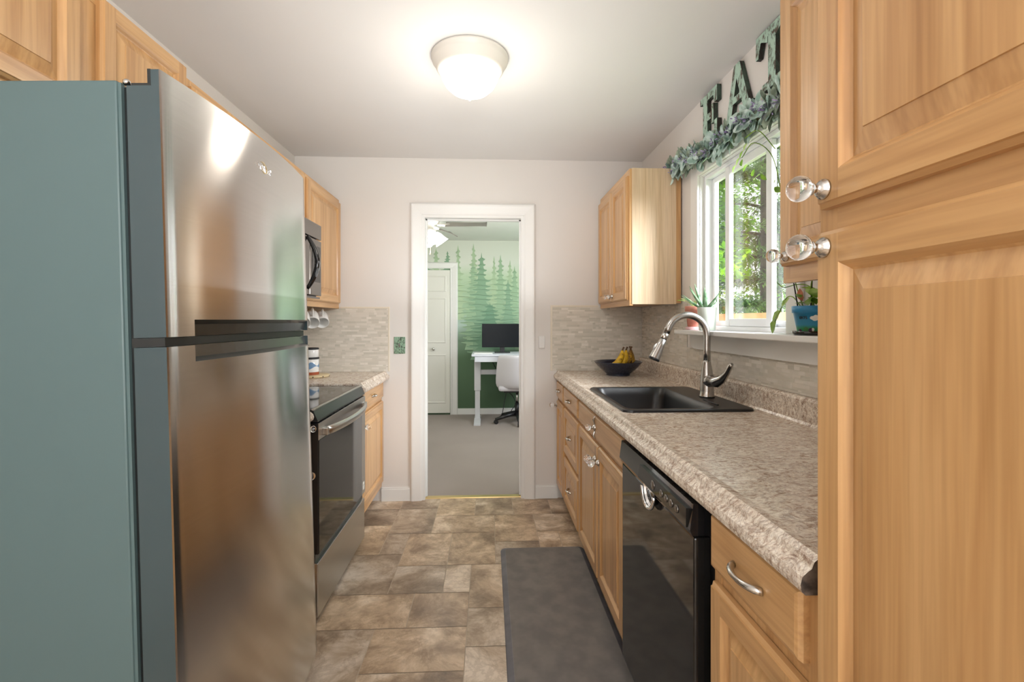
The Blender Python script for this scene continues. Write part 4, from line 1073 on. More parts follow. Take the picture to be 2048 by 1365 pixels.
for i, (x, y, lab) in enumerate(((-1.11, 3.27, 'white mug hanging by its handle, farthest along the cabinet and nearest the doorway wall'),
                                 (-1.11, 3.09, 'white mug hanging between the two other mugs'), (-1.11, 2.93, 'white mug hanging nearest the microwave, mostly behind the fridge'))):
    # handle up; opening towards the aisle and the camera, tipped down
    M_ = Matrix.Rotation(R(-62), 4, 'Z') @ Matrix.Rotation(R(0), 4, 'Y')
    zaxis = Vector((.35, -.75, -.55)).normalized(); xaxis = Vector((0, 0, 1)); xaxis = (xaxis-zaxis*xaxis.dot(zaxis)).normalized(); yaxis = zaxis.cross(xaxis)
    rot = Matrix((xaxis, yaxis, zaxis)).transposed()
    top = Vector((x, y, 1.355))
    loc = top-rot @ Vector((.071, 0, .05))
    mug(loc.x, loc.y, loc.z, rot.to_euler(), lab)
    mb = MB(); mb.tube([(x, y, 1.372), (x, y, 1.362), (x+.008, y, 1.354), (x+.004, y, 1.345), (x-.006, y, 1.348)], .0018, 'brass', 6)
    tag(mb.build('cup_hook'), ('small brass cup hook holding the mug nearest the doorway wall', 'small brass cup hook holding the middle mug', 'small brass cup hook holding the mug nearest the microwave')[i], 'hook', 'cup hooks under the corner cabinet')
tv = thing('trivet', (-1.13, 3.16, CT), 'pale round wooden board under the stacked canisters', 'trivet')
mb = MB(); mb.lathe([(0, CT+.0005), (.095, CT+.0005), (.10, CT+.004), (.10, CT+.012), (.095, CT+.016), (0, CT+.016)], Matrix.Translation((-1.13, 3.16, 0)), 'trivet_wood', 32); mb.build('board', parent=tv)
mb = MB()
for k in range(10): a = 2*PI*k/10; mb.lathe([(.004, 0), (.004, .001), (0, .001)], Matrix.Translation((-1.13+.1*math.cos(a), 3.16+.1*math.sin(a), CT+.008)) @ Vector((math.cos(a), math.sin(a), 0)).to_track_quat('Z', 'Y').to_matrix().to_4x4(), 'paint_ink', 8)
mb.build('painted_dots', parent=tv)
z0 = CT+.0165; cxc, cyc = -1.145, 3.155
cn1 = thing('canister', (cxc, cyc, z0), 'lower white canister painted with blue water and a rust red boat', 'canister')
T_ = Matrix.Translation((cxc, cyc, 0))
mb = MB(); mb.lathe([(.048, z0), (.050, z0+.003), (.050, z0+.098), (.048, z0+.10), (0, z0+.10)], T_, 'white_ceramic', 32); cj = mb.build('jar', parent=cn1)
mb = MB(); mb.lathe([(.0515, z0+.1005), (.052, z0+.103), (.052, z0+.108), (.050, z0+.111), (0, z0+.111)], T_, 'paint_ink', 32); mb.build('lid', parent=cn1)
def wrap_patch(mb, poly, mat, rad=.0506):
    mb.face(mb.pts([(cxc+rad*math.cos(R(a)), cyc+rad*math.sin(R(a)), z0+zz) for a, zz in poly]), mat)
mb = MB()
for a0 in range(-110, 10, 8):
    wrap_patch(mb, [(a0, .0), (a0+8, .0), (a0+8, .018), (a0, .018)], 'paint_rust')
    h1 = .07+.012*math.sin(R(a0*4)); h2 = .07+.012*math.sin(R((a0+8)*4))
    wrap_patch(mb, [(a0, .045-.01*math.sin(R(a0*3))), (a0+8, .045-.01*math.sin(R(a0*3+24))), (a0+8, h2), (a0, h1)], 'paint_seablue')
mb.build('painting', parent=cn1, recalc=False)
z1 = z0+.1115
cn2 = thing('canister', (cxc, cyc, z1), 'small plain white canister stacked on the painted one', 'canister')
mb = MB(); mb.lathe([(.046, z1), (.048, z1+.003), (.048, z1+.047), (.046, z1+.05), (0, z1+.05)], T_, 'white_ceramic', 32); mb.build('jar', parent=cn2)
mb = MB(); mb.lathe([(.049, z1+.0505), (.050, z1+.052), (.050, z1+.058), (.047, z1+.061), (0, z1+.061)], T_, 'paint_ink', 32); mb.build('lid', parent=cn2)

# ------------------------------------------------------------------ fruit bowl
bw = (.865, 3.17)
bo = thing('fruit_bowl', (bw[0], bw[1], CT), 'wide dark navy bowl holding bananas on the corner of the counter', 'bowl')
mb = MB(); T_ = Matrix.Translation((bw[0], bw[1], CT))
mb.lathe([(.078, .0005), (.080, .004), (.076, .010), (.10, .028), (.135, .062), (.158, .088), (.160, .093), (.155, .092), (.13, .066), (.09, .03), (.04, .018), (0, .016)], T_, 'bowl_glaze', 44)
mb.build('dish', parent=bo)
def banana(c, a0, lean, ln, mat, label, tipz=.03):
    r_ = thing('banana', (c[0], c[1], CT+.03), label, 'banana', 'bananas in the navy bowl')
    mb = MB(); pts = []; rs = []
    dx, dy = math.cos(a0), math.sin(a0)
    for k in range(13):
        t = k/12; ang = R(85)*t
        hh = ln*math.sin(ang)*.86; out = ln*.95*(1-math.cos(ang))
        pts.append((c[0]-dx*(ln*.1)+dx*out*lean-dx*.0, c[1]+dy*out*lean, CT+.185-.016-hh+.0)); rs.append(.007+.0135*math.sin(PI*.5*min(1, t/.42)) if t < .85 else .0205*(1-t)/.15+.004)
    mb.tube(pts, rs, mat, 10); mb.build('fruit', parent=r_)
    mb = MB(); p0 = Vector(pts[0]); mb.tube([p0+Vector((0, 0, -.002)), p0+Vector((-dx*.004, 0, .010)), p0+Vector((-dx*.010, 0, .022))], [.007, .005, .006], 'banana_stem', 8); mb.build('stem', parent=r_)
banana((.862, 3.10), R(185), .85, .125, 'banana_yellow', 'bright yellow banana leaning toward the doorway side of the bowl')
banana((.893, 3.12), R(200), .5, .120, 'banana_yellow', 'yellow banana standing in the middle of the bowl')
banana((.935, 3.16), R(170), .35, .105, 'banana_spot', 'brown spotted banana behind the bright ones')
banana((.965, 3.185), R(-30), .2, .105, 'banana_spot', 'spotted ripe banana beside the wall, at the end of the bunch')

# ------------------------------------------------------------------ window
wn = bpy.data.objects.new('window_1', None); COL.objects.link(wn); wn.location = (WXR+.1, 2.1, WZ0); WORLD['window_1'] = Vector(wn.location); wn['kind'] = 'structure'
def wframe(name, x0, x1, y0, y1, z0, z1, w, mat='vinyl', wb=None):
    mb = MB(); wb = wb or w
    mb.box((x0, y0, z0), (x1, y0+w, z1), mat, .003); mb.box((x0, y1-w, z0), (x1, y1, z1), mat, .003)
    mb.box((x0+.0005, y0+w, z0), (x1-.0005, y1-w, z0+wb), mat, .003); mb.box((x0+.0005, y0+w, z1-w), (x1-.0005, y1-w, z1), mat, .003)
    return mb
wframe('frame', WXR+.018, WXR+.088, WY0+.005, WY1-.005, WZ0+.003, WZ1-.005, .020).build('frame', parent=wn)
s1 = wframe('sash', WXR+.052, WXR+.072, WY0+.0255, WY1-.0255, WZ0+.0235, WZ1-.0255, .026).build('outer_sash', parent=wn)
mb = MB(); mb.box((WXR+.060, WY0+.050, WZ0+.048), (WXR+.063, WY1-.050, WZ1-.050), 'pane'); mb.build('pane', parent=s1)
s2 = wframe('sash', WXR+.026, WXR+.048, 1.90, 2.285, WZ0+.0235, WZ1-.0255, .040, wb=.036).build('sliding_sash', parent=wn)
mb = MB(); mb.box((WXR+.036, 1.938, WZ0+.058), (WXR+.039, 2.247, WZ1-.064), 'pane'); mb.build('pane', parent=s2)
# return liner + casing
mb = MB()
mb.box((WXR-.002, WY1-.004, WZ0), (WXR+.02, WY1-.0005, WZ1), 'trim_paint'); mb.box((WXR-.002, WY0+.0005, WZ0), (WXR+.02, WY0+.004, WZ1), 'trim_paint'); mb.box((WXR-.002, WY0+.004, WZ1-.004), (WXR+.02, WY1-.004, WZ1-.0005), 'trim_paint')
cw = .085
mb.box((WXR-.018, WY1, WZ0), (WXR-.0005, WY1+cw, WZ1+cw), 'trim_paint', .003); mb.box((WXR-.018, WY0-cw, WZ0), (WXR-.0005, WY0, WZ1+cw), 'trim_paint', .003)
mb.box((WXR-.018, WY0, WZ1), (WXR-.0005, WY1, WZ1+cw), 'trim_paint', .003)
mb.build('casing', parent=wn)
mb = MB(); mb.box((1.025, 1.36, 1.213), (WXR+.018, 2.61, 1.236), 'trim_paint', .004); mb.build('sill', parent=wn)
mb = MB(); mb.prism([(1.40, 1.2125), (1.40, 1.150), (1.42, 1.135), (2.54, 1.135), (2.575, 1.15), (2.59, 1.2125)], WXR-.020, WXR-.0065, 'trim_paint', axis=0); mb.build('apron', parent=wn)

# ------------------------------------------------------------------ plants on the sill
SZ = 1.2365
def pot(name_, x, y, r0, r1, h_, mat, parent, rim=True, part='pot'):
    mb = MB(); T_ = Matrix.Translation((x, y, 0))
    if rim: pr = [(r0, 0), (r0+.001, .002), (r1*.93, h_*.74), (r1, h_*.745), (r1+.001, h_*.99), (r1-.004, h_), (r1-.007, h_*.98), (r1-.010, h_*.86), (0, h_*.86)]
    else: pr = [(r0, 0), (r0+.003, .003), (r1, h_*.98), (r1-.002, h_), (r1-.005, h_*.98), (r1-.009, h_*.88), (0, h_*.88)]
    ms = [mat]*(len(pr)-2)+['soil']
    mb.lathe([(a, SZ+b_+zoff) for a, b_ in pr], T_, mat, 32, mats=ms); return mb.build(part, parent=parent)
zoff = .017
p1 = thing('potted_plant', (1.085, 2.475, SZ), 'small sprouting plant in terracotta pot on a pink saucer', 'plant')
mb = MB(); mb.lathe([(.040, SZ), (.046, SZ+.002), (.048, SZ+.014), (.046, SZ+.0165), (.03, SZ+.0165), (0, SZ+.0165)], Matrix.Translation((1.085, 2.475, 0)), 'pink_glaze', 28); mb.build('saucer', parent=p1)
pot('', 1.085, 2.475, .036, .050, .108, 'terracotta', p1)
mb = MB(); zt = SZ+.11
for dx, dy, l, w in ((-.03, .055, .085, .03), (-.01, .02, .06, .022), (.0, -.03, .055, .02), (.015, .03, .05, .02), (-.03, .01, .075, .024)):
    b_ = Vector((1.085, 2.475, zt)); t_ = b_+Vector((dx, dy, .025+l*.2)); mb.tube([b_, (b_+t_)/2+Vector((0, 0, .012)), t_], .0017, 'pothos_pale', 6)
    mb.leaf(t_, Vector((dx, dy, .02)), Vector((0, 0, 1)), l*.6, w, 'pothos_pale')
mb.build('leaves', parent=p1, recalc=False)
zoff = 0
p2 = thing('potted_aloe', (1.085, 2.335, SZ), 'spiky aloe in a pale grey pot in the middle of the sill', 'plant')
pot('', 1.085, 2.335, .036, .047, .115, 'gray_pot', p2, rim=False)
mb = MB(); al = random.Random(3)
for k in range(13):
    a = 2*PI*k/13*1.62+.3; el = .35+.5*((k*5) % 13)/13*1.6; ln = .10+.035*al.random()
    d = Vector((math.cos(a)*math.cos(el), math.sin(a)*math.cos(el), math.sin(el)))
    b_ = Vector((1.075, 2.335, SZ+.105))+Vector((math.cos(a), math.sin(a), 0))*.008
    pts = [b_+d*ln*t+Vector((0, 0, .018*t*t)) for t in (0, .2, .45, .7, .9, 1)]
    for q in pts:
        if q.x > WXR+.02: q.x = WXR+.02
    mb.tube(pts, [.011, .012, .0095, .0065, .003, .0008], 'aloe', 8, squash=.45)
mb.build('leaves', parent=p2, recalc=False)
p3_ = thing('potted_pothos', (1.075, 1.565, SZ), 'climbing pothos in a blue painted pot on a black saucer', 'plant')
px, py = 1.083, 1.565
mb = MB(); mb.lathe([(.046, SZ), (.052, SZ+.002), (.057, SZ+.014), (.055, SZ+.014), (.04, SZ+.006), (0, SZ+.006)], Matrix.Translation((px, py, 0)), 'black_gloss', 32); mb.build('saucer', parent=p3_)
zoff = .0065
pt_ = pot('', px, py, .038, .055, .092, 'painted_pot', p3_)
# painted cloud, sign and flowers, on the side facing the room
def prad(z): return .0395+(.0512-.0395)*min(1, (z-SZ-.0065)/.068)+.0006
def onpot(a, z): return (px+prad(z)*math.cos(R(a)), py+prad(z)*math.sin(R(a)), z)
mb = MB()
def blob(mb, a, z, ra_, rz, mat):
    n = 14; c_ = onpot(a, z); P = [onpot(a+ra_*math.cos(2*PI*k/n), z+rz*math.sin(2*PI*k/n)) for k in range(n)]
    i = mb.pts([tuple(Vector(c_)+(Vector(c_)-Vector((px, py, c_[2]))).normalized()*.0006)]+P)
    for k in range(n): mb.face((i[0], i[1+k], i[1+(k+1) % n]), mat)
ac = 232
for da, dz, ra_, rz in ((10, 0, 9, .006), (20, .002, 9, .008), (28, -.002, 8, .006), (18, -.004, 10, .006)): blob(mb, ac+da, SZ+.058+dz, ra_, rz, 'paint_white')
for da, dz, ra_, rz, mt_ in ((-42, .014, 9, .007, 'paint_plum'), (-14, .018, 10, .010, 'paint_green'), (4, .016, 9, .009, 'paint_plum'), (12, .019, 6, .006, 'paint_white')): blob(mb, ac+da, SZ+dz, ra_, rz, mt_)
mb.build('painting', parent=pt_, recalc=False)
def bend(co):
    a = ac-22+co.x/.052*57.3; return Vector(onpot(a, SZ+.058+co.y))+Vector((math.cos(R(a)), math.sin(R(a)), 0))*(.0006+co.z)
text_mesh("ERTS", .012, None, 'paint_ink', 'lettering', pt_, .0003, bend, .0003)
mb = MB()
mb.tube([(px, py, SZ+.07), (px+.005, py-.01, SZ+.35), (px, py-.01, SZ+.72)], .0025, 'black_satin', 8)
mb.tube([(px-.02, py+.03, SZ+.07), (px-.03, py+.075, SZ+.30), (px-.02, py+.06, SZ+.70)], .0022, 'black_satin', 8)
mb.build('stakes', parent=p3_)
mb = MB(); vl = MB(); pr_ = random.Random(5)
vines = [[(px, py+.03, SZ+.08), (px-.01, py+.07, SZ+.20), (px, py+.10, SZ+.35), (px-.01, py+.14, SZ+.50), (px+.0, py+.22, SZ+.68), (px-.01, py+.33, SZ+.77), (px-.01, py+.42, SZ+.74)],
         [(px-.01, py+.03, SZ+.09), (px-.02, py+.06, SZ+.13), (px-.02, py+.10, SZ+.13), (px-.025, py+.125, SZ+.09), (px-.025, py+.15, SZ+.055)],
         [(px, py-.01, SZ+.10), (px, py, SZ+.16), (px-.01, py+.05, SZ+.175), (px-.01, py+.13, SZ+.17), (px-.01, py+.17, SZ+.19)],
         [(px, py-.02, SZ+.09), (px-.02, py-.03, SZ+.16), (px-.01, py-.05, SZ+.24)],
         [(px, py+.20, SZ+.70), (px-.02, py+.28, SZ+.80), (px-.03, py+.36, SZ+.80)]]
for vn in vines: mb.tube(cr(vn), .0018, 'pothos', 6)
mb.build('vines', parent=p3_, recalc=False)
def heart(mb, p, d, up, s_, mat): mb.leaf(p, d, up, s_, s_*.75, mat, .2, .15)
heart(vl, (px-.025, py+.15, SZ+.055), (-.1, .5, -.8), (-1, 0, .3), .062, 'pothos'); heart(vl, (px-.02, py+.13, SZ+.085), (-.2, .6, -.5), (-1, 0, .5), .06, 'pothos')
heart(vl, (px-.015, py+.09, SZ+.13), (-.3, .3, -.4), (-1, 0, .5), .04, 'pothos_pale')
for k in range(9): heart(vl, (px+pr_.uniform(-.02, .01), py+pr_.uniform(-.04, .02), SZ+.10+.05*pr_.random()), (pr_.uniform(-1, .3), pr_.uniform(-1, 1), pr_.uniform(0, 1)), (-.3, 0, 1), pr_.uniform(.03, .05), pr_.choice(('pothos', 'pothos_pale', 'leaf_brown' if k == 3 else 'pothos')))
heart(vl, (px-.02, py+.01, SZ+.115), (-.2, .2, .8), (-1, 0, .2), .045, 'leaf_brown')
for k in range(7): heart(vl, (px-.015, py+.14+k*.045, SZ+.52+k*.035), (-.3, pr_.uniform(-1, 1), pr_.uniform(-1, .4)), (-1, 0, .3), pr_.uniform(.03, .045), 'pothos_pale' if k % 2 else 'pothos')
for k in range(4): heart(vl, (px-.02, py+.36+.03*k, SZ+.78-.02*k), (-.2, .5, -.6), (-1, 0, .3), .035, 'pothos_pale')
vl.build('leaves', parent=p3_, recalc=False)

# ------------------------------------------------------------------ letters over the window and garland
def letter(name, polys, holes_strips, y_left, z0, label, tilt=0):
    """polys: list of convex polys in letter space (s to the right as seen, t up). Far side = left, so s grows toward -Y"""
    r_ = thing(name, (WXR-.012, y_left, z0), label, 'letter', 'distressed letters above the window')
    mb = MB()
    for kp, P in enumerate(polys):
        e_ = kp*.0005
        a = [(WXR-.022-e_, y_left-p[0], z0+p[1]) for p in P]; b_ = [(WXR-.002-e_*.3, y_left-p[0], z0+p[1]) for p in P]
        c_ = Vector((sum(p[0] for p in P)/len(P), sum(p[1] for p in P)/len(P)))
        mb.face(mb.pts(a), 'patina_mint')
        i = mb.pts(a); j = mb.pts(b_)
        for k in range(len(P)):
            l = (k+1) % len(P); mb.face((i[k], i[l], j[l], j[k]), 'patina_edge')
        mb.face(mb.pts(b_), 'patina_edge')
    mb.build('plate', parent=r_); return r_
H = .245
def rect(a, b_, c_, d_): return [(a, b_), (c_, b_), (c_, d_), (a, d_)]
letter('letter_e', [rect(.03, .0, .078, H), rect(.0, 0, .03, .03), rect(.0, H-.03, .03, H), rect(.078, H-.035, .17, H), [(.17, H), (.145, H-.035), (.155, H-.075), (.185, H-.075), (.185, H)], rect(.078, .105, .125, .140), [(.125, .075), (.15, .075), (.15, .17), (.125, .17)], rect(.078, 0, .17, .035), [(.155, .035), (.17, 0), (.19, 0), (.19, .08), (.16, .08)]], None, 2.45, 2.185, 'distressed mint green letter E above the window')
letter('letter_a', [[(.03, .03), (.075, .03), (.135, H), (.095, H)], [(.095, H), (.145, H), (.225, .03), (.175, .03)], rect(.075, .075, .185, .105), rect(.0, 0, .10, .03), rect(.155, 0, .255, .03)], None, 2.205, 2.185, 'distressed mint green letter A above the window')
letter('letter_t', [rect(.085, .03, .135, H), rect(.0, H-.035, .22, H), [(0, H-.09), (.018, H-.09), (.035, H-.035), (0, H-.035)], [(.185, H-.035), (.202, H-.09), (.22, H-.09), (.22, H-.035)], [(.085, H-.06), (.085, H-.035), (.04, H-.035)], [(.135, H-.06), (.18, H-.035), (.135, H-.035)], rect(.05, 0, .17, .03)], None, 1.93, 2.20, 'distressed mint green letter T nearest the wall cabinet')

ga = thing('leaf_garland', (WXR-.04, 2.28, 2.1), 'sage green leaf garland with lavender sprigs over the window', 'garland')
def gpt(t): return Vector((WXR-.045, 2.80-1.15*t, 2.175-.075*t-.02*math.sin(PI*t*1.0)))
mb = MB(); mb.tube([gpt(k/24)+Vector((.01, 0, .006*math.sin(k))) for k in range(25)], .004, 'stem_brown', 8); mb.build('stem', parent=ga)
mb = MB(); ml = MB(); gr = random.Random(11)
for k in range(430):
    t = gr.random(); p = gpt(t)+Vector((gr.uniform(-.012, .015), gr.uniform(-.02, .02), gr.uniform(-.02, .02)))
    a = gr.uniform(0, 2*PI)
    d = Vector((-abs(gr.gauss(.35, .3)), math.cos(a)*.9+.25, math.sin(a)*.9)); d.normalize()
    ln = gr.uniform(.05, .085)
    q = p+d*ln
    if q.x > WXR-.004: continue
    mb.leaf(p, d, Vector((-1, gr.uniform(-.5, .5), gr.uniform(-.4, .6))), ln, ln*.50, 'sage' if gr.random() < .68 else 'sage_dark', .2, gr.uniform(-.1, .25), True)
for k in range(11):
    d = Vector((-.2, 1, gr.uniform(-.7, .4))); mb.leaf(gpt(0)+Vector((0, -.02, 0)), d, Vector((-1, 0, .3)), .075, .03, 'sage', .3, .1)
mb.build('leaves', parent=ga, recalc=False)
for k in range(16):
    ml = MB(); p = gpt((k+.6)/16)+Vector((-.03, 0, gr.uniform(-.03, .02)))
    for j in range(26):
        d = Vector((gr.uniform(-1, .1), gr.uniform(-1, 1), gr.uniform(-1, .8))).normalized(); q = p+d*gr.uniform(.008, .028)
        ml.leaf(q, d, Vector((-1, .2, .2)), .013, .006, 'lavender', .3, 0)
    ml.build('lavender_sprig', parent=ga, recalc=False)

# ------------------------------------------------------------------ small wall things
sp = thing('switch_plate', (-.634, WYB, 1.05), 'green patina switch plate beside the doorway', 'light switch')
mb = MB(); mb.box((-.674, WYB-.006, 1.05), (-.594, WYB-.0004, 1.17), 'patina_plate', .003); mb.build('plate', parent=sp)
mb = MB(); mb.box((-.640, WYB-.016, 1.10), (-.628, WYB-.005, 1.122), 'faucet_nickel', .002); mb.build('toggle', parent=sp)
mb = MB()
for z in (1.075, 1.145): mb.lathe([(.003, 0), (.003, .0015), (0, .002)], Matrix.Translation((-.634, WYB-.006, z)) @ Matrix.Rotation(R(90), 4, 'X'), 'nickel', 8)
mb.build('screws', parent=sp)
rs_ = thing('wall_sensor', (.385, WYB, 1.09), 'small white rounded box on the wall beside the doorway', 'sensor')
mb = MB(); mb.box((.362, WYB-.016, 1.085), (.408, WYB-.0004, 1.178), 'white_plastic', .007); mb.build('case', parent=rs_)
mb = MB(); mb.box((.366, WYB-.0175, 1.10), (.404, WYB-.0155, 1.165), 'white_plastic', .003); mb.build('cover', parent=rs_)

# ceiling lamp
lx, ly = -.082, 2.13
cl = thing('ceiling_light', (lx, ly, CEIL), 'flush dome ceiling light with cream rim, switched on', 'ceiling light')
T_ = Matrix.Translation((lx, ly, 0))
mb = MB(); mb.lathe([(.170, CEIL-.0005), (.170, CEIL-.010), (.166, CEIL-.016), (.166, CEIL-.022), (.160, CEIL-.028), (.146, CEIL-.058), (.142, CEIL-.064), (.134, CEIL-.066), (.130, CEIL-.060), (.12, CEIL-.03)], T_, 'lamp_base', 56); mb.build('rim', parent=cl)
mb = MB(); mb.lathe([(.128, CEIL-.060), (.130, CEIL-.068), (.124, CEIL-.095), (.108, CEIL-.125), (.08, CEIL-.150), (.04, CEIL-.164), (0, CEIL-.167)], T_, 'lamp_glass', 48, caps=False); o = mb.build('glass_dome', parent=cl)
mb = MB(); mb.lathe([(.0, CEIL-.166), (.020, CEIL-.167), (.019, CEIL-.171), (.009, CEIL-.180), (.006, CEIL-.184), (.005, CEIL-.19), (0, CEIL-.193)], T_, 'lamp_base', 20); mb.build('finial', parent=cl)

# anti fatigue mat
mt_ = thing('floor_mat', (.3, 1.6, 0), 'dark grey cushioned runner mat in front of the sink', 'mat')
mb = MB(); mb.loft([rrect(.067, .55, .535, 2.70, .03, .0005), rrect(.070, .553, .532, 2.697, .03, .006), rrect(.092, .575, .51, 2.675, .03, .016)], 'mat_edge', cap0=True); mb.build('bevelled_edge', parent=mt_)
mb = MB(); mb.loft([rrect(.092, .575, .51, 2.675, .03, .016), rrect(.094, .577, .508, 2.673, .03, .0168)], 'mat_line'); mb.loft([rrect(.094, .577, .508, 2.673, .03, .0168), rrect(.096, .579, .506, 2.671, .03, .0165)], 'mat_gray', cap1=True); mb.build('top_surface', parent=mt_)

# ------------------------------------------------------------------ outdoors
mb = MB(); mb.quad([(1.4, -10, -.6), (60, -10, -.6), (60, 60, -.6), (1.4, 60, -.6)], 'lawn'); struct(mb.build('ground', recalc=False))
dk_ = thing('deck_railing', (3.1, 5.5, -.6), 'pale wooden deck railing seen low through the window', 'railing')
mb = MB(); mb.box((3.05, 1.5, 1.275), (3.09, 9.5, 1.375), 'deck_wood'); mb.build('rail', parent=dk_)
mb = MB(); mb.box((3.05, 1.5, .45), (3.09, 9.5, .54), 'deck_wood'); mb.build('rail', parent=dk_)
for k in range(5):
    y = 1.8+k*1.8; mb = MB(); mb.box((3.09, y, -.6), (3.18, y+.09, 1.30), 'deck_wood'); mb.build('post', parent=dk_)
tr_ = random.Random(4)
def leaf_cloud(mb, c, rad, n, size, mat, flat=1.0):
    for _ in range(n):
        while True:
            p = Vector((tr_.uniform(-1, 1), tr_.uniform(-1, 1), tr_.uniform(-1, 1)))
            if p.length < 1: break
        q = Vector((c[0]+p.x*rad, c[1]+p.y*rad, c[2]+p.z*rad*flat))
        a = Vector((tr_.uniform(-1, 1), tr_.uniform(-1, 1), tr_.uniform(-.6, .6))).normalized(); b_ = a.cross(Vector((tr_.uniform(-.4, .4), tr_.uniform(-.4, .4), 1))).normalized()
        s_ = size*tr_.uniform(.6, 1.3)
        mb.quad([q-a*s_, q-b_*s_*.6, q+a*s_, q+b_*s_*.6], mat)
def broad_tree(x, y, h_, rad, n, mat, label, z0_=1.5):
    r_ = thing('leafy_tree', (x, y, -.6), label, 'tree', 'trees outside the window')
    mb = MB(); mb.tube([(x, y, -.6), (x+.1, y, h_*.4), (x, y+.1, h_*.8)], [.2, .14, .05], 'bark', 10)
    crowns = []
    for k in range(10):
        a = tr_.uniform(0, 2*PI); e = Vector((x+math.cos(a)*rad*.6, y+math.sin(a)*rad*.6, tr_.uniform(z0_, h_)))
        mb.tube([(x+.05, y, e.z-.9), tuple((Vector((x, y, e.z-.5))+e)/2), tuple(e)], [.06, .04, .015], 'bark', 6); crowns.append(e)
    mb.build('trunk', parent=r_)
    mb = MB()
    for e in crowns: leaf_cloud(mb, e, rad*.5, n//14, .085, mat, .7)
    leaf_cloud(mb, (x, y, (h_+z0_)/2), rad*.8, n//4, .085, mat, (h_-z0_)/2/rad/.8+.2)
    mb.build('foliage', parent=r_, recalc=False)
def pine_tree(x, y, h_, rad, label, z0_=.6):
    r_ = thing('pine_tree', (x, y, -.6), label, 'tree', 'trees outside the window')
    mb = MB(); mb.tube([(x, y, -.6), (x, y, h_*.5), (x, y, h_)], [.075, .06, .03], 'bark', 10)
    nd = MB(); z = z0_
    while z < h_-.4:
        f = 1-(z-z0_)/(h_-z0_)*.75
        for k in range(7):
            a = tr_.uniform(0, 2*PI); ln = rad*f*tr_.uniform(.7, 1.1); d = Vector((math.cos(a), math.sin(a), 0))
            pts = [Vector((x, y, z))+d*ln*t+Vector((0, 0, .25*ln*t*(1-t)*1.2-.12*ln*t*t)) for t in (0, .3, .6, 1)]
            mb.tube(pts, [.035, .025, .015, .006], 'bark', 5, caps=False)
            s_ = Vector((-d.y, d.x, 0))
            for _ in range(int(420*ln/rad)):
                t = tr_.uniform(.15, 1.05); q = Vector((x, y, z))+d*ln*t+Vector((0, 0, .3*ln*t*(1-t)-.12*ln*t*t))+s_*tr_.gauss(0, .26)*ln*(1.1-t*.6)+Vector((0, 0, tr_.gauss(0, .04)))
                e = (d*tr_.uniform(.2, 1)+s_*tr_.uniform(-1, 1)+Vector((0, 0, tr_.uniform(-.5, .3)))).normalized(); w = e.cross(Vector((0, 0, 1))).normalized()
                l2 = tr_.uniform(.12, .24); nd.quad([q, q+e*l2*.5+w*.014, q+e*l2-Vector((0, 0, .03)), q+e*l2*.5-w*.014], 'pine_needle')
        z += tr_.uniform(.42, .58)
    mb.build('trunk', parent=r_); nd.build('needles', parent=r_, recalc=False)
pine_tree(5.3, 9.0, 8.5, 1.9, 'dark pine with flat drooping boughs, in the middle of the window')
broad_tree(3.55, 8.9, 6.2, 1.2, 5600, 'maple_leaf', 'bright lime green maple at the far side of the window', 2.2)
broad_tree(5.2, 6.9, 6.8, 1.3, 7000, 'maple_leaf', 'bright lime green tree overhanging the top of the window', 4.3)
broad_tree(9.5, 15.5, 7.5, 3.0, 8000, 'maple_leaf_dark', 'deep green broad tree behind the pine', 1.2)
broad_tree(7.0, 16.0, 6.5, 2.2, 5000, 'maple_leaf_dark', 'deep green tree standing behind the lime green maple', 1.2)
broad_tree(10.5, 11.0, 5.0, 2.2, 2600, 'maple_leaf_dark', 'low deep green tree seen beside the blue flower pot', .6)
hd = MB()
for k in range(22):
    leaf_cloud(hd, (4.6+k*.30, 12.6-k*.30, .95), 1.25, 420, .06, 'hedge_leaf', 1.15)
tag(hd.build('hedge', recalc=False), 'pale yellow green hedge behind the deck railing', 'hedge')

# ------------------------------------------------------------------ lights
def area(name, loc, rot, sx, sy, power, color=(1, 1, 1)):
    l = bpy.data.lights.new(name, 'AREA'); l.shape = 'RECTANGLE'; l.size = sx; l.size_y = sy; l.energy = power; l.color = color
    o = bpy.data.objects.new(name, l); COL.objects.link(o); o.location = loc; o.rotation_euler = rot; return o
def point(name, loc, power, color=(1, 1, 1), r_=.05):
    l = bpy.data.lights.new(name, 'POINT'); l.energy = power; l.color = color; l.shadow_soft_size = r_
    o = bpy.data.objects.new(name, l); COL.objects.link(o); o.location = loc; return o
area('rear_fill', (-.1, WYF+.1, 1.45), (R(90), 0, 0), 2.2, 1.7, 42, (.95, .98, 1))  # added soft fill behind the camera; no window is modelled there
wl = area('window_daylight', (2.5, 1.25, 2.5), (0, 0, 0), 1.3, 1.3, 330, (.93, .97, 1)); wl.rotation_euler = (Vector((WXR, 2.1, 1.6))-wl.location).to_track_quat('-Z', 'Y').to_euler()
area('office_daylight', (OX1+.05, 4.9, 1.5), (0, R(90), 0), 1.2, 1.5, 32, (.88, .94, 1))
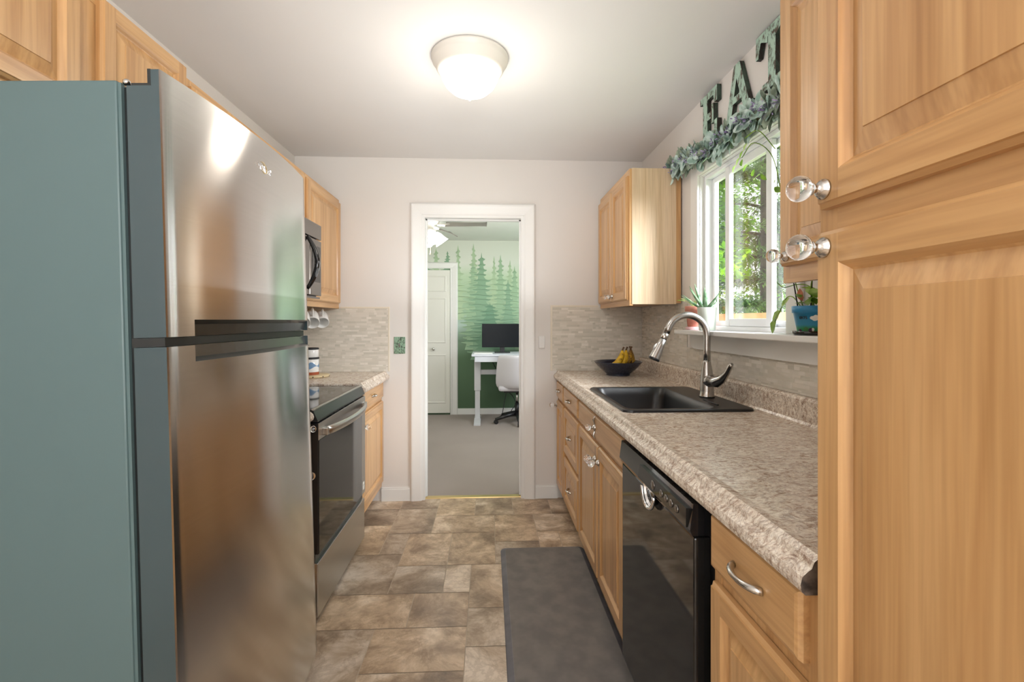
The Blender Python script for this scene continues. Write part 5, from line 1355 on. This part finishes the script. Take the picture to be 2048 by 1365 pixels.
area('ceiling_fill', (-.12, 2.25, 1.36), (R(180), 0, 0), 1.0, 1.9, 10, (.96, .985, 1))  # added upward fill without a fixture, brightens far ceiling and upper walls
area('bounce_fill', (.45, -1.25, 1.75), (R(180-30), 0, 0), .9, .9, 58, (.96, .985, 1))  # added fill behind the camera, tilted up to bounce off the ceiling
point('ceiling_bulb', (lx, ly, CEIL-.27), 5.5, (1, .92, .80), .09)
point('fan_bulb', (fx, fy, OC-.42), 16, (1, .95, .86), .08)
sun = bpy.data.lights.new('sun', 'SUN'); sun.energy = 6; sun.angle = R(3); sun.color = (1, .96, .86)
so = bpy.data.objects.new('sun', sun); COL.objects.link(so); so.rotation_euler = Vector((.45, .35, -.8)).to_track_quat('-Z', 'Y').to_euler()

w = bpy.data.worlds.new('w'); bpy.context.scene.world = w; w.use_nodes = True
nt = w.node_tree; bg = nt.nodes['Background']
tc = nt.nodes.new('ShaderNodeTexCoord'); sx = nt.nodes.new('ShaderNodeSeparateXYZ'); L(nt, tc.outputs['Generated'], sx.inputs[0])
L(nt, ramp(nt, sx.outputs[2], [(.0, (1, 1, 1)), (.35, (.93, .97, 1)), (1, (.70, .83, 1))]), bg.inputs[0]); bg.inputs[1].default_value = 1.3

# ------------------------------------------------------------------ camera
cd = bpy.data.cameras.new('camera'); cam = bpy.data.objects.new('camera', cd); COL.objects.link(cam)
cam.location = (0, 0, 1.285); cam.rotation_euler = (R(90), 0, R(-2.8))
cd.sensor_width = 36; cd.lens = 36*960/2048; cd.shift_y = -40.5/2048; cd.clip_start = .02; cd.clip_end = 200
sc = bpy.context.scene; sc.camera = cam
sc.view_settings.view_transform = 'Standard'; sc.view_settings.look = 'None'; sc.view_settings.exposure = 0.08
sc.cycles.use_denoising = True; sc.cycles.use_adaptive_sampling = True; sc.cycles.adaptive_threshold = .025; sc.cycles.max_bounces = 9; sc.cycles.transparent_max_bounces = 12
sc.cycles.sample_clamp_indirect = 6.0; sc.cycles.caustics_refractive = False; sc.cycles.caustics_reflective = False
